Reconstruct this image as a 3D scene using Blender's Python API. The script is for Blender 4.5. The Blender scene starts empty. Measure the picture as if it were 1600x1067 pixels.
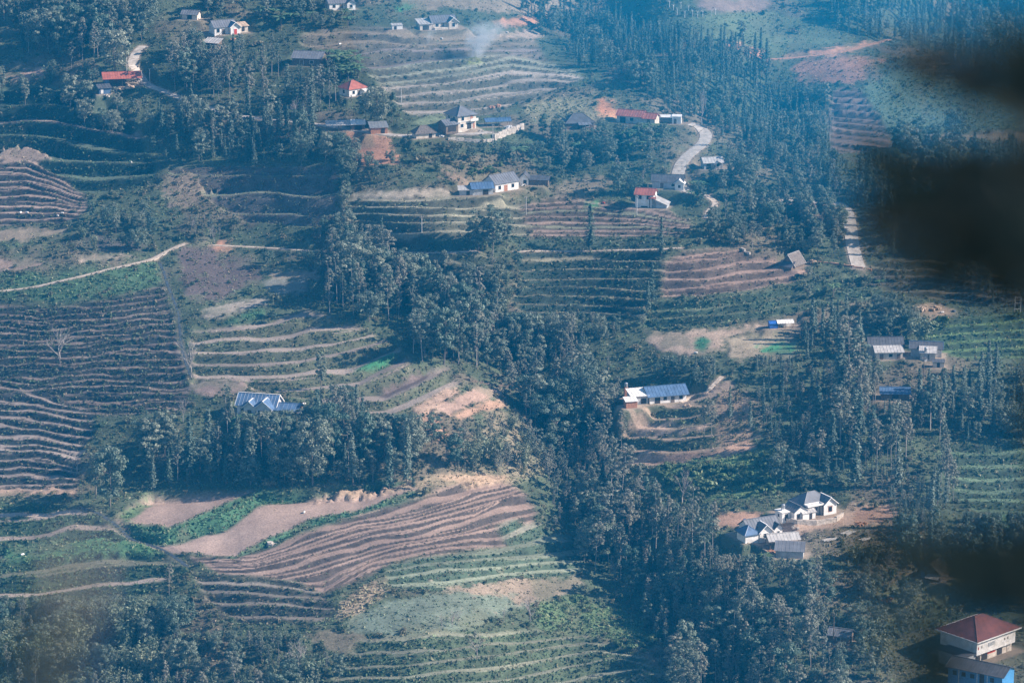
import bpy, math, random
import numpy as np
from mathutils import Vector, Matrix

R = math.radians
random.seed(7)
rng = np.random.default_rng(11)
scene = bpy.context.scene
COL = scene.collection

# ------------------------------------------------------------------ camera
CAM_Z = 330.0
PITCH = R(15.0)
FPX = 5051.0                      # focal length in pixels of the 1600 wide photograph
cam_d = bpy.data.cameras.new('camera')
cam_d.sensor_width = 36.0
cam_d.lens = FPX * 36.0 / 1600.0
cam_d.clip_start = 0.2
cam_d.clip_end = 6000.0
cam_d.dof.use_dof = True
cam_d.dof.focus_distance = 1080.0
cam_d.dof.aperture_fstop = 2.0
cam = bpy.data.objects.new('camera', cam_d)
cam.location = (0, 0, CAM_Z)
cam.rotation_euler = (R(90) - PITCH, 0, 0)
COL.objects.link(cam)
scene.camera = cam

# ------------------------------------------------------------------ sky, sun, exposure
SUN_EL = R(33)
SUN_AZ = R(95)                   # clockwise from +Y (away from the viewer): from the right, a little behind the viewer
world = bpy.data.worlds.new('World')
scene.world = world
world.use_nodes = True
wn = world.node_tree.nodes
bg = wn['Background']
sky = wn.new('ShaderNodeTexSky')
sky.sky_type = 'NISHITA'
sky.sun_disc = False
sky.sun_elevation = SUN_EL
sky.sun_rotation = SUN_AZ
sky.altitude = 900
sky.air_density = 1.3
sky.dust_density = 0.6
sky.ozone_density = 2.5
world.node_tree.links.new(sky.outputs[0], bg.inputs[0])
bg.inputs[1].default_value = 0.07
sun_d = bpy.data.lights.new('sun', 'SUN')
sun_d.energy = 5.0
sun_d.angle = R(0.5)
sun_d.color = (1.0, 0.86, 0.75)
sun = bpy.data.objects.new('sun', sun_d)
sd = Vector((math.sin(SUN_AZ) * math.cos(SUN_EL), math.cos(SUN_AZ) * math.cos(SUN_EL), math.sin(SUN_EL)))
sun.rotation_euler = (-sd).to_track_quat('-Z', 'Y').to_euler()
sun.location = (300, 900, 500)
COL.objects.link(sun)
scene.view_settings.view_transform = 'Standard'
scene.view_settings.look = 'None'
scene.view_settings.exposure = 1.0
scene.view_settings.gamma = 1.0
scene.render.engine = 'CYCLES'
cy = scene.cycles
cy.use_denoising = True
cy.max_bounces = 5
cy.diffuse_bounces = 2
cy.glossy_bounces = 2
cy.transmission_bounces = 3
cy.volume_bounces = 1
cy.transparent_max_bounces = 6
cy.volume_step_rate = 2.0
cy.volume_max_steps = 128

# ------------------------------------------------------------------ helpers
def tag(o, label=None, cat=None, group=None, kind=None):
    if label: o['label'] = label
    if cat: o['category'] = cat
    if group: o['group'] = group
    if kind: o['kind'] = kind
    return o

def link(name, me, parent=None, mats=None):
    o = bpy.data.objects.new(name, me)
    COL.objects.link(o)
    if parent is not None: o.parent = parent
    if mats and me is not None:
        for m in (mats if isinstance(mats, (list, tuple)) else [mats]):
            me.materials.append(m)
    return o

def empty(name, loc, rz=0.0):
    o = bpy.data.objects.new(name, None)
    o.location = loc
    o.rotation_euler = (0, 0, rz)
    o.empty_display_size = 0.5
    COL.objects.link(o)
    return o

def mesh_np(name, V, F, mats=(), midx=None, smooth=False):
    """V (n,3) array, F (m,3|4) int array"""
    me = bpy.data.meshes.new(name)
    V = np.asarray(V, np.float32); F = np.asarray(F, np.int32)
    k = F.shape[1]
    me.vertices.add(len(V)); me.vertices.foreach_set('co', V.ravel())
    me.loops.add(F.size); me.loops.foreach_set('vertex_index', F.ravel())
    me.polygons.add(len(F))
    me.polygons.foreach_set('loop_start', np.arange(0, F.size, k, dtype=np.int32))
    for m in mats: me.materials.append(m)
    if midx is not None: me.polygons.foreach_set('material_index', np.asarray(midx, np.int32))
    me.polygons.foreach_set('use_smooth', np.full(len(F), smooth))
    me.update(calc_edges=True)
    return me

def set_col(me, C, name='Col'):
    a = me.color_attributes.new(name, 'FLOAT_COLOR', 'POINT')
    C4 = np.ones((len(C), 4), np.float32); C4[:, :3] = C
    a.data.foreach_set('color', C4.ravel())

class MB:
    """collects polygons of one part"""
    def __init__(s): s.v = []; s.f = []
    def add(s, vs, fs):
        b = len(s.v); s.v += [tuple(p) for p in vs]; s.f += [tuple(i + b for i in f) for f in fs]; return s
    def box(s, c, d, rz=0.0):
        hx, hy, hz = d[0] / 2, d[1] / 2, d[2] / 2
        ca, sa = math.cos(rz), math.sin(rz)
        vs = []
        for z in (-hz, hz):
            for x, y in ((-hx, -hy), (hx, -hy), (hx, hy), (-hx, hy)):
                vs.append((c[0] + x * ca - y * sa, c[1] + x * sa + y * ca, c[2] + z))
        return s.add(vs, [(3, 2, 1, 0), (4, 5, 6, 7), (0, 1, 5, 4), (1, 2, 6, 5), (2, 3, 7, 6), (3, 0, 4, 7)])
    def slab(s, pts, t):
        """polygon (counter-clockwise from above) with thickness t straight down"""
        n = len(pts)
        vs = list(pts) + [(p[0], p[1], p[2] - t) for p in pts]
        fs = [tuple(range(n)), tuple(range(2 * n - 1, n - 1, -1))]
        for i in range(n):
            j = (i + 1) % n
            fs.append((i, i + n, j + n, j))
        return s.add(vs, fs)
    def tube(s, pts, r0, r1=None, k=6):
        r1 = r0 if r1 is None else r1
        n = len(pts); vs = []; fs = []
        for i, p in enumerate(pts):
            a = Vector(pts[max(i - 1, 0)]); b = Vector(pts[min(i + 1, n - 1)])
            q = (b - a).normalized().to_track_quat('Z', 'X')
            r = r0 + (r1 - r0) * i / max(n - 1, 1)
            for j in range(k):
                w = q @ Vector((r * math.cos(6.2832 * j / k), r * math.sin(6.2832 * j / k), 0))
                vs.append((p[0] + w.x, p[1] + w.y, p[2] + w.z))
        for i in range(n - 1):
            for j in range(k):
                j2 = (j + 1) % k
                fs.append((i * k + j, i * k + j2, (i + 1) * k + j2, (i + 1) * k + j))
        fs.append(tuple(range(k - 1, -1, -1))); fs.append(tuple((n - 1) * k + j for j in range(k)))
        return s.add(vs, fs)
    def mesh(s, name, mat=None, smooth=False):
        me = bpy.data.meshes.new(name)
        me.from_pydata(s.v, [], s.f)
        if smooth: me.polygons.foreach_set('use_smooth', [True] * len(me.polygons))
        if mat: me.materials.append(mat)
        me.update()
        return me
    def build(s, name, mat, parent=None, smooth=False):
        o = link(name, s.mesh(name, mat, smooth), parent)
        return o

# ------------------------------------------------------------------ noise in numpy
def _hash(ix, iy, seed):
    h = (ix.astype(np.int64) * 374761393 + iy.astype(np.int64) * 668265263 + seed * 974634777) & 0x7fffffff
    h = ((h ^ (h >> 13)) * 1274126177) & 0x7fffffff
    h = h ^ (h >> 16)
    return (h & 0xffff) / 65535.0

def vnoise(x, y, seed=0):
    x = np.asarray(x, float); y = np.asarray(y, float)
    ix = np.floor(x); iy = np.floor(y)
    fx = x - ix; fy = y - iy
    fx = fx * fx * (3 - 2 * fx); fy = fy * fy * (3 - 2 * fy)
    a = _hash(ix, iy, seed); b = _hash(ix + 1, iy, seed); c = _hash(ix, iy + 1, seed); d = _hash(ix + 1, iy + 1, seed)
    return (a * (1 - fx) + b * fx) * (1 - fy) + (c * (1 - fx) + d * fx) * fy

def fbm(x, y, seed=0, o=4):
    s = 0; a = 0.5; t = 0
    for i in range(o):
        s = s + a * vnoise(x * 2 ** i, y * 2 ** i, seed + i * 17); t += a; a *= 0.5
    return s / t            # 0..1

def sstep(a, b, x):
    t = np.clip((x - a) / (b - a), 0, 1)
    return t * t * (3 - 2 * t)

# ------------------------------------------------------------------ materials
def newmat(name):
    m = bpy.data.materials.new(name); m.use_nodes = True
    nt = m.node_tree
    return m, nt, nt.nodes, nt.links, nt.nodes['Principled BSDF']

def mat_plain(name, col, rough=0.7, var=0.18, scale=1.2, metal=0.0, bump=0.0, stain=None):
    m, nt, n, l, b = newmat(name)
    tc = n.new('ShaderNodeTexCoord')
    nz = n.new('ShaderNodeTexNoise'); nz.inputs['Scale'].default_value = scale; nz.inputs['Detail'].default_value = 5
    l.new(tc.outputs['Object'], nz.inputs['Vector'])
    mx = n.new('ShaderNodeMix'); mx.data_type = 'RGBA'
    dark = stain if stain else tuple(c * (1 - var * 2) for c in col)
    mx.inputs[6].default_value = (*dark, 1); mx.inputs[7].default_value = (*[min(1, c * (1 + var)) for c in col], 1)
    mr = n.new('ShaderNodeMapRange'); mr.inputs[1].default_value = 0.3; mr.inputs[2].default_value = 0.65
    l.new(nz.outputs[0], mr.inputs[0]); l.new(mr.outputs[0], mx.inputs[0])
    l.new(mx.outputs[2], b.inputs['Base Color'])
    b.inputs['Roughness'].default_value = rough; b.inputs['Metallic'].default_value = metal
    if bump:
        bp = n.new('ShaderNodeBump'); bp.inputs['Strength'].default_value = bump; bp.inputs['Distance'].default_value = 0.1
        l.new(nz.outputs[0], bp.inputs['Height']); l.new(bp.outputs[0], b.inputs['Normal'])
    return m

def mat_leaf(name, c1, c2, rough=0.55, trans=0.22, c3=None):
    """foliage: colour varies per plant (object random) and per leaf clump (noise)"""
    m, nt, n, l, b = newmat(name)
    oi = n.new('ShaderNodeObjectInfo')
    mx = n.new('ShaderNodeMix'); mx.data_type = 'RGBA'
    mx.inputs[6].default_value = (*c1, 1); mx.inputs[7].default_value = (*c2, 1)
    l.new(oi.outputs['Random'], mx.inputs[0])
    tc = n.new('ShaderNodeTexCoord')
    nz = n.new('ShaderNodeTexNoise'); nz.inputs['Scale'].default_value = 1.1; nz.inputs['Detail'].default_value = 3
    l.new(tc.outputs['Object'], nz.inputs['Vector'])
    mr = n.new('ShaderNodeMapRange'); mr.inputs[1].default_value = 0.3; mr.inputs[2].default_value = 0.7
    mr.inputs[3].default_value = 0.6; mr.inputs[4].default_value = 1.45
    l.new(nz.outputs[0], mr.inputs[0])
    ml = n.new('ShaderNodeMix'); ml.data_type = 'RGBA'; ml.blend_type = 'MULTIPLY'; ml.inputs[0].default_value = 1
    l.new(mx.outputs[2], ml.inputs[6]); l.new(mr.outputs[0], ml.inputs[7])
    l.new(ml.outputs[2], b.inputs['Base Color'])
    b.inputs['Roughness'].default_value = rough
    b.inputs['Specular IOR Level'].default_value = 0.35
    tr = n.new('ShaderNodeBsdfTranslucent'); l.new(ml.outputs[2], tr.inputs[0])
    ms = n.new('ShaderNodeMixShader'); ms.inputs[0].default_value = trans
    l.new(b.outputs[0], ms.inputs[1]); l.new(tr.outputs[0], ms.inputs[2])
    l.new(ms.outputs[0], n['Material Output'].inputs[0])
    return m

def mat_attr(name, rough=0.9, nscale=1.6, bump=0.35, lo=0.55, hi=1.35, trans=0.0):
    """colour from the vertex colours with grain on top"""
    m, nt, n, l, b = newmat(name)
    at = n.new('ShaderNodeAttribute'); at.attribute_name = 'Col'
    tc = n.new('ShaderNodeTexCoord')
    nz = n.new('ShaderNodeTexNoise'); nz.inputs['Scale'].default_value = nscale; nz.inputs['Detail'].default_value = 6; nz.inputs['Roughness'].default_value = 0.7
    l.new(tc.outputs['Object'], nz.inputs['Vector'])
    mr = n.new('ShaderNodeMapRange'); mr.inputs[1].default_value = 0.3; mr.inputs[2].default_value = 0.7
    mr.inputs[3].default_value = lo; mr.inputs[4].default_value = hi
    l.new(nz.outputs[0], mr.inputs[0])
    nz2 = n.new('ShaderNodeTexNoise'); nz2.inputs['Scale'].default_value = 0.06; nz2.inputs['Detail'].default_value = 4
    l.new(tc.outputs['Object'], nz2.inputs['Vector'])
    mr2 = n.new('ShaderNodeMapRange'); mr2.inputs[1].default_value = 0.3; mr2.inputs[2].default_value = 0.7
    mr2.inputs[3].default_value = 0.8; mr2.inputs[4].default_value = 1.2
    l.new(nz2.outputs[0], mr2.inputs[0])
    mm = n.new('ShaderNodeMath'); mm.operation = 'MULTIPLY'; l.new(mr.outputs[0], mm.inputs[0]); l.new(mr2.outputs[0], mm.inputs[1])
    ml = n.new('ShaderNodeMix'); ml.data_type = 'RGBA'; ml.blend_type = 'MULTIPLY'; ml.inputs[0].default_value = 1
    l.new(at.outputs['Color'], ml.inputs[6]); l.new(mm.outputs[0], ml.inputs[7])
    l.new(ml.outputs[2], b.inputs['Base Color'])
    b.inputs['Roughness'].default_value = rough
    b.inputs['Specular IOR Level'].default_value = 0.2
    if bump:
        bp = n.new('ShaderNodeBump'); bp.inputs['Strength'].default_value = bump; bp.inputs['Distance'].default_value = 0.4
        l.new(nz.outputs[0], bp.inputs['Height']); l.new(bp.outputs[0], b.inputs['Normal'])
    if trans:
        tr = n.new('ShaderNodeBsdfTranslucent'); l.new(ml.outputs[2], tr.inputs[0])
        ms = n.new('ShaderNodeMixShader'); ms.inputs[0].default_value = trans
        l.new(b.outputs[0], ms.inputs[1]); l.new(tr.outputs[0], ms.inputs[2]); l.new(ms.outputs[0], n['Material Output'].inputs[0])
    return m

M = {}
M['ground'] = mat_attr('ground_soil_and_grass')
M['tuft'] = mat_attr('grass_and_weeds', rough=0.7, nscale=0.8, bump=0, lo=0.7, hi=1.3, trans=0.25)
M['concrete'] = mat_plain('road_concrete', (0.44, 0.395, 0.345), 0.85, 0.16, 0.5)
M['path'] = mat_plain('path_earth', (0.52, 0.43, 0.34), 0.9, 0.18, 0.8)
M['white'] = mat_plain('white_render', (0.78, 0.76, 0.74), 0.8, 0.06, 0.7, stain=(0.60, 0.57, 0.53))
M['cream'] = mat_plain('cream_render', (0.62, 0.55, 0.47), 0.8, 0.12, 0.7, stain=(0.45, 0.38, 0.31))
M['grey_wall'] = mat_plain('grey_render', (0.42, 0.43, 0.44), 0.8, 0.15, 0.8)
M['wood'] = mat_plain('weathered_wood', (0.16, 0.12, 0.09), 0.85, 0.25, 2.0)
M['timber'] = mat_plain('fresh_timber', (0.55, 0.40, 0.28), 0.8, 0.25, 1.0)
M['brick'] = mat_plain('orange_brick', (0.42, 0.20, 0.12), 0.85, 0.2, 3.0)
M['roof_grey'] = mat_plain('roof_grey_cement', (0.15, 0.158, 0.178), 0.65, 0.14, 0.4)
M['roof_dark'] = mat_plain('roof_dark_cement', (0.08, 0.085, 0.098), 0.75, 0.2, 0.5)
M['roof_pale'] = mat_plain('roof_pale_cement', (0.42, 0.405, 0.39), 0.7, 0.15, 0.6)
M['roof_red'] = mat_plain('roof_red_metal', (0.36, 0.11, 0.075), 0.55, 0.15, 0.5)
M['roof_maroon'] = mat_plain('roof_maroon_metal', (0.17, 0.05, 0.04), 0.6, 0.15, 0.5)
M['roof_blue'] = mat_plain('roof_blue_metal', (0.085, 0.15, 0.26), 0.5, 0.15, 0.5)
M['thatch'] = mat_plain('grey_thatch', (0.15, 0.13, 0.118), 0.95, 0.25, 2.0, bump=0.5)
M['trim'] = mat_plain('white_trim', (0.80, 0.78, 0.76), 0.6, 0.05, 1.0)
M['blue_paint'] = mat_plain('blue_paint', (0.07, 0.30, 0.62), 0.6, 0.08, 0.8)
M['blue_tarp'] = mat_plain('blue_tarp', (0.03, 0.12, 0.42), 0.45, 0.15, 1.0)
M['red_paint'] = mat_plain('red_paint', (0.55, 0.06, 0.03), 0.5, 0.1, 1.0)
M['glass'] = mat_plain('window_glass', (0.02, 0.03, 0.04), 0.12, 0.1, 1.0)
M['dark'] = mat_plain('opening_shade_dark', (0.035, 0.03, 0.028), 0.9, 0.2, 2.0)  # near black colour standing in for the shade inside openings
M['stone'] = mat_plain('pale_stone', (0.50, 0.44, 0.38), 0.9, 0.22, 1.5, bump=0.4)
M['steel'] = mat_plain('galvanised_steel', (0.55, 0.57, 0.60), 0.35, 0.08, 1.0, metal=0.7)
M['pole'] = mat_plain('pole_concrete', (0.50, 0.49, 0.47), 0.8, 0.1, 1.0)
M['bark'] = mat_plain('bark_grey', (0.17, 0.145, 0.125), 0.9, 0.25, 3.0)
M['bark_pale'] = mat_plain('bark_pale', (0.36, 0.325, 0.30), 0.9, 0.2, 3.0)
M['earth'] = mat_plain('orange_earth', (0.45, 0.24, 0.15), 0.95, 0.2, 1.0, bump=0.5)
M['water'] = mat_plain('channel_water', (0.05, 0.065, 0.08), 0.5, 0.2, 1.0)
# ------------------------------------------------------------------ the lie of the land
# slope of the ground (rise per metre going away) along eight strips of the valley side, listed from the near foot upwards
SL = {
 -400: [(1400,.3),(1067,.3),(930,.25),(820,.22),(770,.12),(660,.2),(520,.3),(400,.25),(340,.22),(250,.3),(150,.4),(0,.35),(-300,.35)],
 100: [(1400,.3),(1067,.3),(930,.25),(820,.2),(785,.10),(760,.25),(690,.18),(640,.2),(520,.32),(440,.3),(400,.2),(340,.22),(250,.25),(235,.4),(150,.4),(100,.35),(0,.35),(-300,.35)],
 400: [(1400,.3),(1067,.3),(960,.35),(900,.2),(860,.07),(775,.05),(750,.5),(680,.5),(650,.15),(600,.2),(500,.18),(430,.08),(400,.2),(380,.45),(330,.5),(270,.4),(240,.3),(180,.3),(100,.3),(0,.3),(-300,.35)],
 700: [(1400,.2),(1067,.2),(1000,.18),(960,.06),(920,.12),(860,.10),(770,.09),(755,.2),(730,.45),(660,.4),(630,.12),(580,.2),(530,.3),(400,.5),(375,.6),(355,.3),(320,.25),(300,.1),(290,.35),(215,.4),(205,.05),(185,.08),(165,.22),(90,.22),(70,.15),(45,.1),(30,.3),(0,.3),(-300,.35)],
 950: [(1400,.3),(1067,.3),(950,.25),(860,.2),(700,.25),(600,.3),(510,.35),(490,.5),(395,.5),(375,.4),(360,.15),(325,.2),(310,.4),(210,.38),(180,.15),(165,.4),(125,.25),(110,-.08),(60,-.06),(45,.5),(0,.5),(-300,.4)],
 1200: [(1400,.35),(1067,.35),(950,.3),(860,.25),(830,.08),(780,.08),(750,.35),(690,.2),(650,.3),(630,.05),(600,.2),(560,.2),(525,.08),(505,.4),(440,.35),(420,.15),(390,.25),(340,.25),(270,.2),(250,.1),(240,-.06),(190,-.04),(175,.5),(90,.5),(70,.12),(25,.3),(0,.3),(-300,.4)],
 1450: [(1400,.2),(1067,.08),(1000,.12),(980,.4),(880,.35),(830,.15),(780,.1),(700,.3),(600,.32),(560,.08),(535,.1),(510,.3),(470,.25),(400,.3),(320,.2),(300,-.04),(250,.0),(235,.35),(220,.1),(200,.4),(110,.42),(95,-.08),(60,-.06),(45,.6),(0,.6),(-300,.5)],
 2000: [(1400,.2),(1067,.1),(980,.35),(880,.35),(830,.15),(780,.12),(700,.3),(600,.3),(510,.25),(400,.3),(320,.2),(300,-.02),(250,.0),(235,.35),(110,.4),(95,-.05),(60,-.05),(45,.6),(0,.6),(-300,.5)],
}
Y600 = [(-400,1050),(0,1040),(100,1032),(400,1010),(700,1008),(850,1032),(950,1030),(1100,1012),(1200,1008),(1450,1000),(2000,1000)]

def span(a, b, st): return np.arange(a, b, st)
US = np.concatenate([span(-420, -20, 10), span(-20, 1620, 2.5), span(1620, 2021, 10)])
VS = np.concatenate([span(-300, -10, 6), span(-10, 1080, 1.6), span(1080, 1400, 5)])
NU, NV = len(US), len(VS)
VF = np.arange(-302, 1404, 1.0)                                  # fine rows for the integration
CP, SP = math.cos(PITCH), math.sin(PITCH)
def ray_b(v): return -(np.asarray(v, float) - 533.5) / FPX
def ray_y(v): return CP + ray_b(v) * SP
def ray_T(v): return (SP - ray_b(v) * CP) / ray_y(v)             # drop per metre forward

cols = sorted(SL)
Scol = np.array([np.interp(VF, [p[0] for p in sorted(SL[c])], [p[1] for p in sorted(SL[c])]) for c in cols])   # (8, nrows)
UF = np.arange(-440, 2041, 20.0)
Sg = np.array([np.interp(UF, cols, Scol[:, i]) for i in range(len(VF))])                                       # (rows, UF)
k = np.exp(-0.5 * (np.arange(-7, 8) / 3.0) ** 2); k /= k.sum()
Sg = np.array([np.convolve(np.pad(r_, 7, 'edge'), k, 'valid') for r_ in Sg])
k2 = np.exp(-0.5 * (np.arange(-12, 13) / 4.0) ** 2); k2 /= k2.sum()
Sg = np.array([np.convolve(np.pad(Sg[:, j], 12, 'edge'), k2, 'valid') for j in range(len(UF))]).T
Tf = ray_T(VF)
i0 = int(np.argmin(abs(VF - 600)))
lnY = np.zeros_like(Sg)
y6 = np.interp(UF, [p[0] for p in Y600], [p[1] for p in Y600])
y6 = np.convolve(np.pad(y6, 7, 'edge'), k, 'valid')
lnY[i0] = np.log(y6)
for i in range(i0 - 1, -1, -1):       # upwards
    s = 0.5 * (Sg[i] + Sg[i + 1]); lnY[i] = lnY[i + 1] + np.log((Tf[i + 1] + s) / (Tf[i] + s))
for i in range(i0 + 1, len(VF)):      # downwards
    s = 0.5 * (Sg[i] + Sg[i - 1]); lnY[i] = lnY[i - 1] - np.log((Tf[i] + s) / (Tf[i - 1] + s))
# gullies
def seg_dist(U, V, poly):
    d = np.full(np.shape(U), 1e9)
    for (x0, y0), (x1, y1) in zip(poly[:-1], poly[1:]):
        dx, dy = x1 - x0, y1 - y0
        t = np.clip(((U - x0) * dx + (V - y0) * dy) / (dx * dx + dy * dy + 1e-9), 0, 1)
        d = np.minimum(d, np.hypot(U - x0 - t * dx, V - y0 - t * dy))
    return d
UUf, VVf = np.meshgrid(UF, VF)
gd = seg_dist(UUf, VVf, [(560,395),(690,480),(820,580),(890,700),(930,820),(1010,930),(1150,1060),(1250,1200)])
lnY += 0.014 * np.exp(-(gd / 60) ** 2)

def lnY_at(u, v):
    """bilinear lookup"""
    u = np.asarray(u, float); v = np.asarray(v, float)
    a = np.clip((u - UF[0]) / 20.0, 0, len(UF) - 1.001); b = np.clip(v - VF[0], 0, len(VF) - 1.001)
    i = a.astype(int); j = b.astype(int); fa = a - i; fb = b - j
    return (lnY[j, i] * (1 - fa) + lnY[j, i + 1] * fa) * (1 - fb) + (lnY[j + 1, i] * (1 - fa) + lnY[j + 1, i + 1] * fa) * fb

UU, VV = np.meshgrid(US, VS)                                      # (NV, NU)
BY = np.exp(lnY_at(UU, VV))
BX = BY * ((UU - 800) / FPX) / ray_y(VV)
BZ = CAM_Z - BY * ray_T(VV)

# ------------------------------------------------------------------ ground cover classes
SCRUB = np.array([.075, .095, .058]); DRY = np.array([.15, .13, .092]); SOILD = np.array([.10, .078, .066])
nA = fbm(BX / 22, BY / 22, 3); nB = fbm(BX / 5, BY / 5, 5); nF = fbm(BX / 1.8, BY / 1.8, 13, 3)
CC = SCRUB * (0.75 + 0.5 * nB[..., None]) 
w = sstep(.54, .72, nA)[..., None]; CC = CC * (1 - w) + DRY * (0.75 + 0.5 * nB[..., None]) * w
DZ = (nB - .5) * 1.3 + (nA - .5) * 2.0
TUFT = np.ones_like(BX)                                            # how thickly weeds grow
SHRUB = np.ones_like(BX)

def in_poly(U, V, poly):
    c = np.zeros(np.shape(U), bool); n = len(poly)
    for i in range(n):
        x0, y0 = poly[i]; x1, y1 = poly[(i + 1) % n]
        if y0 == y1: continue
        m = ((y0 > V) != (y1 > V)) & (U < (x1 - x0) * (V - y0) / (y1 - y0) + x0)
        c ^= m
    return c

def blur(m, n):
    m = m.astype(float)
    for ax in (0, 1):
        k_ = np.ones(2 * n + 1) / (2 * n + 1)
        m = np.apply_along_axis(lambda r_: np.convolve(np.pad(r_, n, 'edge'), k_, 'valid'), ax, m)
    return m

def wob(poly, a=3.0):
    return poly

C_TAN = (.42, .315, .255); C_TAN2 = (.36, .275, .225); C_BROWN = (.21, .155, .13); C_DARK = (.12, .095, .085); C_ORANGE = (.47, .25, .16)
C_GREEN = (.075, .17, .085); C_LUSH = (.05, .20, .095); C_GRASS = (.12, .15, .085); C_DKG = (.045, .075, .05); C_OLIVE = (.15, .145, .10); C_STRAW = (.25, .205, .15); C_GREY = (.24, .20, .18)

def region(poly, col, tuft=.1, shrub=0.0, flat=1.0, jit=.4, soft=2, rag=.9):
    """a patch of ground of one colour, evened out"""
    us = [p[0] for p in poly]; vs = [p[1] for p in poly]
    i0, i1 = np.searchsorted(US, (min(us) - 12, max(us) + 12)); j0, j1 = np.searchsorted(VS, (min(vs) - 12, max(vs) + 12))
    sl = (slice(j0, j1), slice(i0, i1))
    U = UU[sl] + (fbm(UU[sl] / 14, VV[sl] / 9, 41, 2) - .5) * 9; V = VV[sl] + (fbm(UU[sl] / 14, VV[sl] / 9, 57, 2) - .5) * 5
    m = blur(in_poly(U, V, poly), soft + 2)
    m = sstep(.5 - .15 * soft, .5 + .15 * soft, m + (nF[sl] - .5) * rag)
    c = np.array(col) * (1 - jit / 2 + jit * nB[sl][..., None]) * (1 - jit / 2 + jit * nA[sl][..., None]) * (.78 + .44 * nF[sl][..., None])
    gr = sstep(.56, .72, fbm(BX[sl] / 9, BY[sl] / 9, 63, 3))[..., None] * .55
    c = c * (1 - gr) + np.array((.13, .14, .09)) * gr
    CC[sl] = CC[sl] * (1 - m[..., None]) + c * m[..., None]
    DZ[sl] = DZ[sl] * (1 - m * flat)
    TUFT[sl] = TUFT[sl] * (1 - m) + tuft * m
    SHRUB[sl] = SHRUB[sl] * (1 - m) + shrub * m

FIELDS = []
def terraces(poly, lines, tread, riser, rf=.16, n=None, wav=.10, tuft_r=1.3, tuft_t=.06, seed=0, hmax=4.0, mix=None, shrub=0.0, jit=.3, split=.5):
    """stepped fields: lines are the front lips of the treads from the top down; n = treads between two lines"""
    us = [p[0] for p in poly]; vs = [p[1] for p in poly]
    i0, i1 = np.searchsorted(US, (min(us) - 12, max(us) + 12)); j0, j1 = np.searchsorted(VS, (min(vs) - 12, max(vs) + 12))
    sl = (slice(j0, j1), slice(i0, i1))
    u1 = US[i0:i1]; v1 = VS[j0:j1]
    U = UU[sl]; V = VV[sl]
    if n is None: n = 1
    ns = n if isinstance(n, (list, tuple)) else [n] * (len(lines) - 1)
    tv = np.concatenate([[0], np.cumsum(ns)]).astype(float)
    L = np.array([np.interp(u1, [p[0] for p in ln], [p[1] for p in ln]) for ln in lines])        # (nl, nu)
    t = np.empty_like(U)
    Vw = V + (fbm(U / 60, V / 30 + seed * 7, 71 + seed, 3) - .5) * wav * 60
    for j in range(len(u1)):
        x = L[:, j]
        x = np.maximum.accumulate(x + np.arange(len(x)) * 1e-3)
        tt = np.interp(Vw[:, j], x, tv)
        lo = Vw[:, j] < x[0]; hi = Vw[:, j] > x[-1]
        sp0 = max((x[1] - x[0]) / (tv[1] - tv[0]), 3); sp1 = max((x[-1] - x[-2]) / (tv[-1] - tv[-2]), 3)
        tt[lo] = (Vw[lo, j] - x[0]) / sp0; tt[hi] = tv[-1] + (Vw[hi, j] - x[-1]) / sp1
        t[:, j] = tt
    # a few treads run together or split sideways
    t = t + split * (fbm(U / 70, np.floor(t) * 3.1, 90 + seed, 2) - .5)
    dt = np.maximum(np.gradient(t, v1, axis=0), .02)
    dz = -np.gradient(BZ[sl], v1, axis=0)
    k_ = np.ones(9) / 9
    h = np.clip(dz / dt, .15, hmax)
    h = np.apply_along_axis(lambda r_: np.convolve(np.pad(r_, 4, 'edge'), k_, 'valid'), 0, h)
    h = np.apply_along_axis(lambda r_: np.convolve(np.pad(r_, 4, 'edge'), k_, 'valid'), 1, h)
    fl = np.floor(t); f = t - fl
    rfl = rf * (.7 + .6 * fbm(U / 40, fl * 2.3 + seed, 33, 2))
    D = np.where(f < rfl, f / rfl * .97, .97 + .03 * (f - rfl) / (1 - rfl))
    d = -(D - f) * h * 1.4 + np.exp(-((f - .985) / .02) ** 2) * .12
    Uw = U + (fbm(U / 14, V / 9, 41, 2) - .5) * 10; Vp = V + (fbm(U / 14, V / 9, 57, 2) - .5) * 5
    m = blur(in_poly(Uw, Vp, poly), 2)
    rn = _hash(fl, np.full_like(fl, seed), 5)                     # tone of each tread
    tr = np.array(tread)[None, None] * (.82 + .36 * rn[..., None])
    if mix is not None:
        pick = (_hash(fl, np.full_like(fl, seed + 50), 8) < mix[1])[..., None]
        tr = np.where(pick, np.array(mix[0])[None, None] * (.85 + .3 * rn[..., None]), tr)
    tr = tr * (1 - jit / 2 + jit * nB[sl][..., None])
    rs = np.array(riser)[None, None] * (.45 + .8 * fbm(U / 9, V / 5, 19, 2)[..., None])  # grass and soil of the faces, their colours darkened to deepen the shade
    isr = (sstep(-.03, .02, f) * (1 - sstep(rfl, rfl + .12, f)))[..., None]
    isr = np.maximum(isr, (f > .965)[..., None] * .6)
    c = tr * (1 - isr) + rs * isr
    CC[sl] = CC[sl] * (1 - m[..., None]) + c * m[..., None]
    DZ[sl] = DZ[sl] * (1 - m) + (d + (nB[sl] - .5) * .25) * m
    tu = tuft_t * (1 - isr[..., 0]) + tuft_r * isr[..., 0]
    TUFT[sl] = TUFT[sl] * (1 - m) + tu * m
    SHRUB[sl] = SHRUB[sl] * (1 - m) + shrub * m

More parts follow.
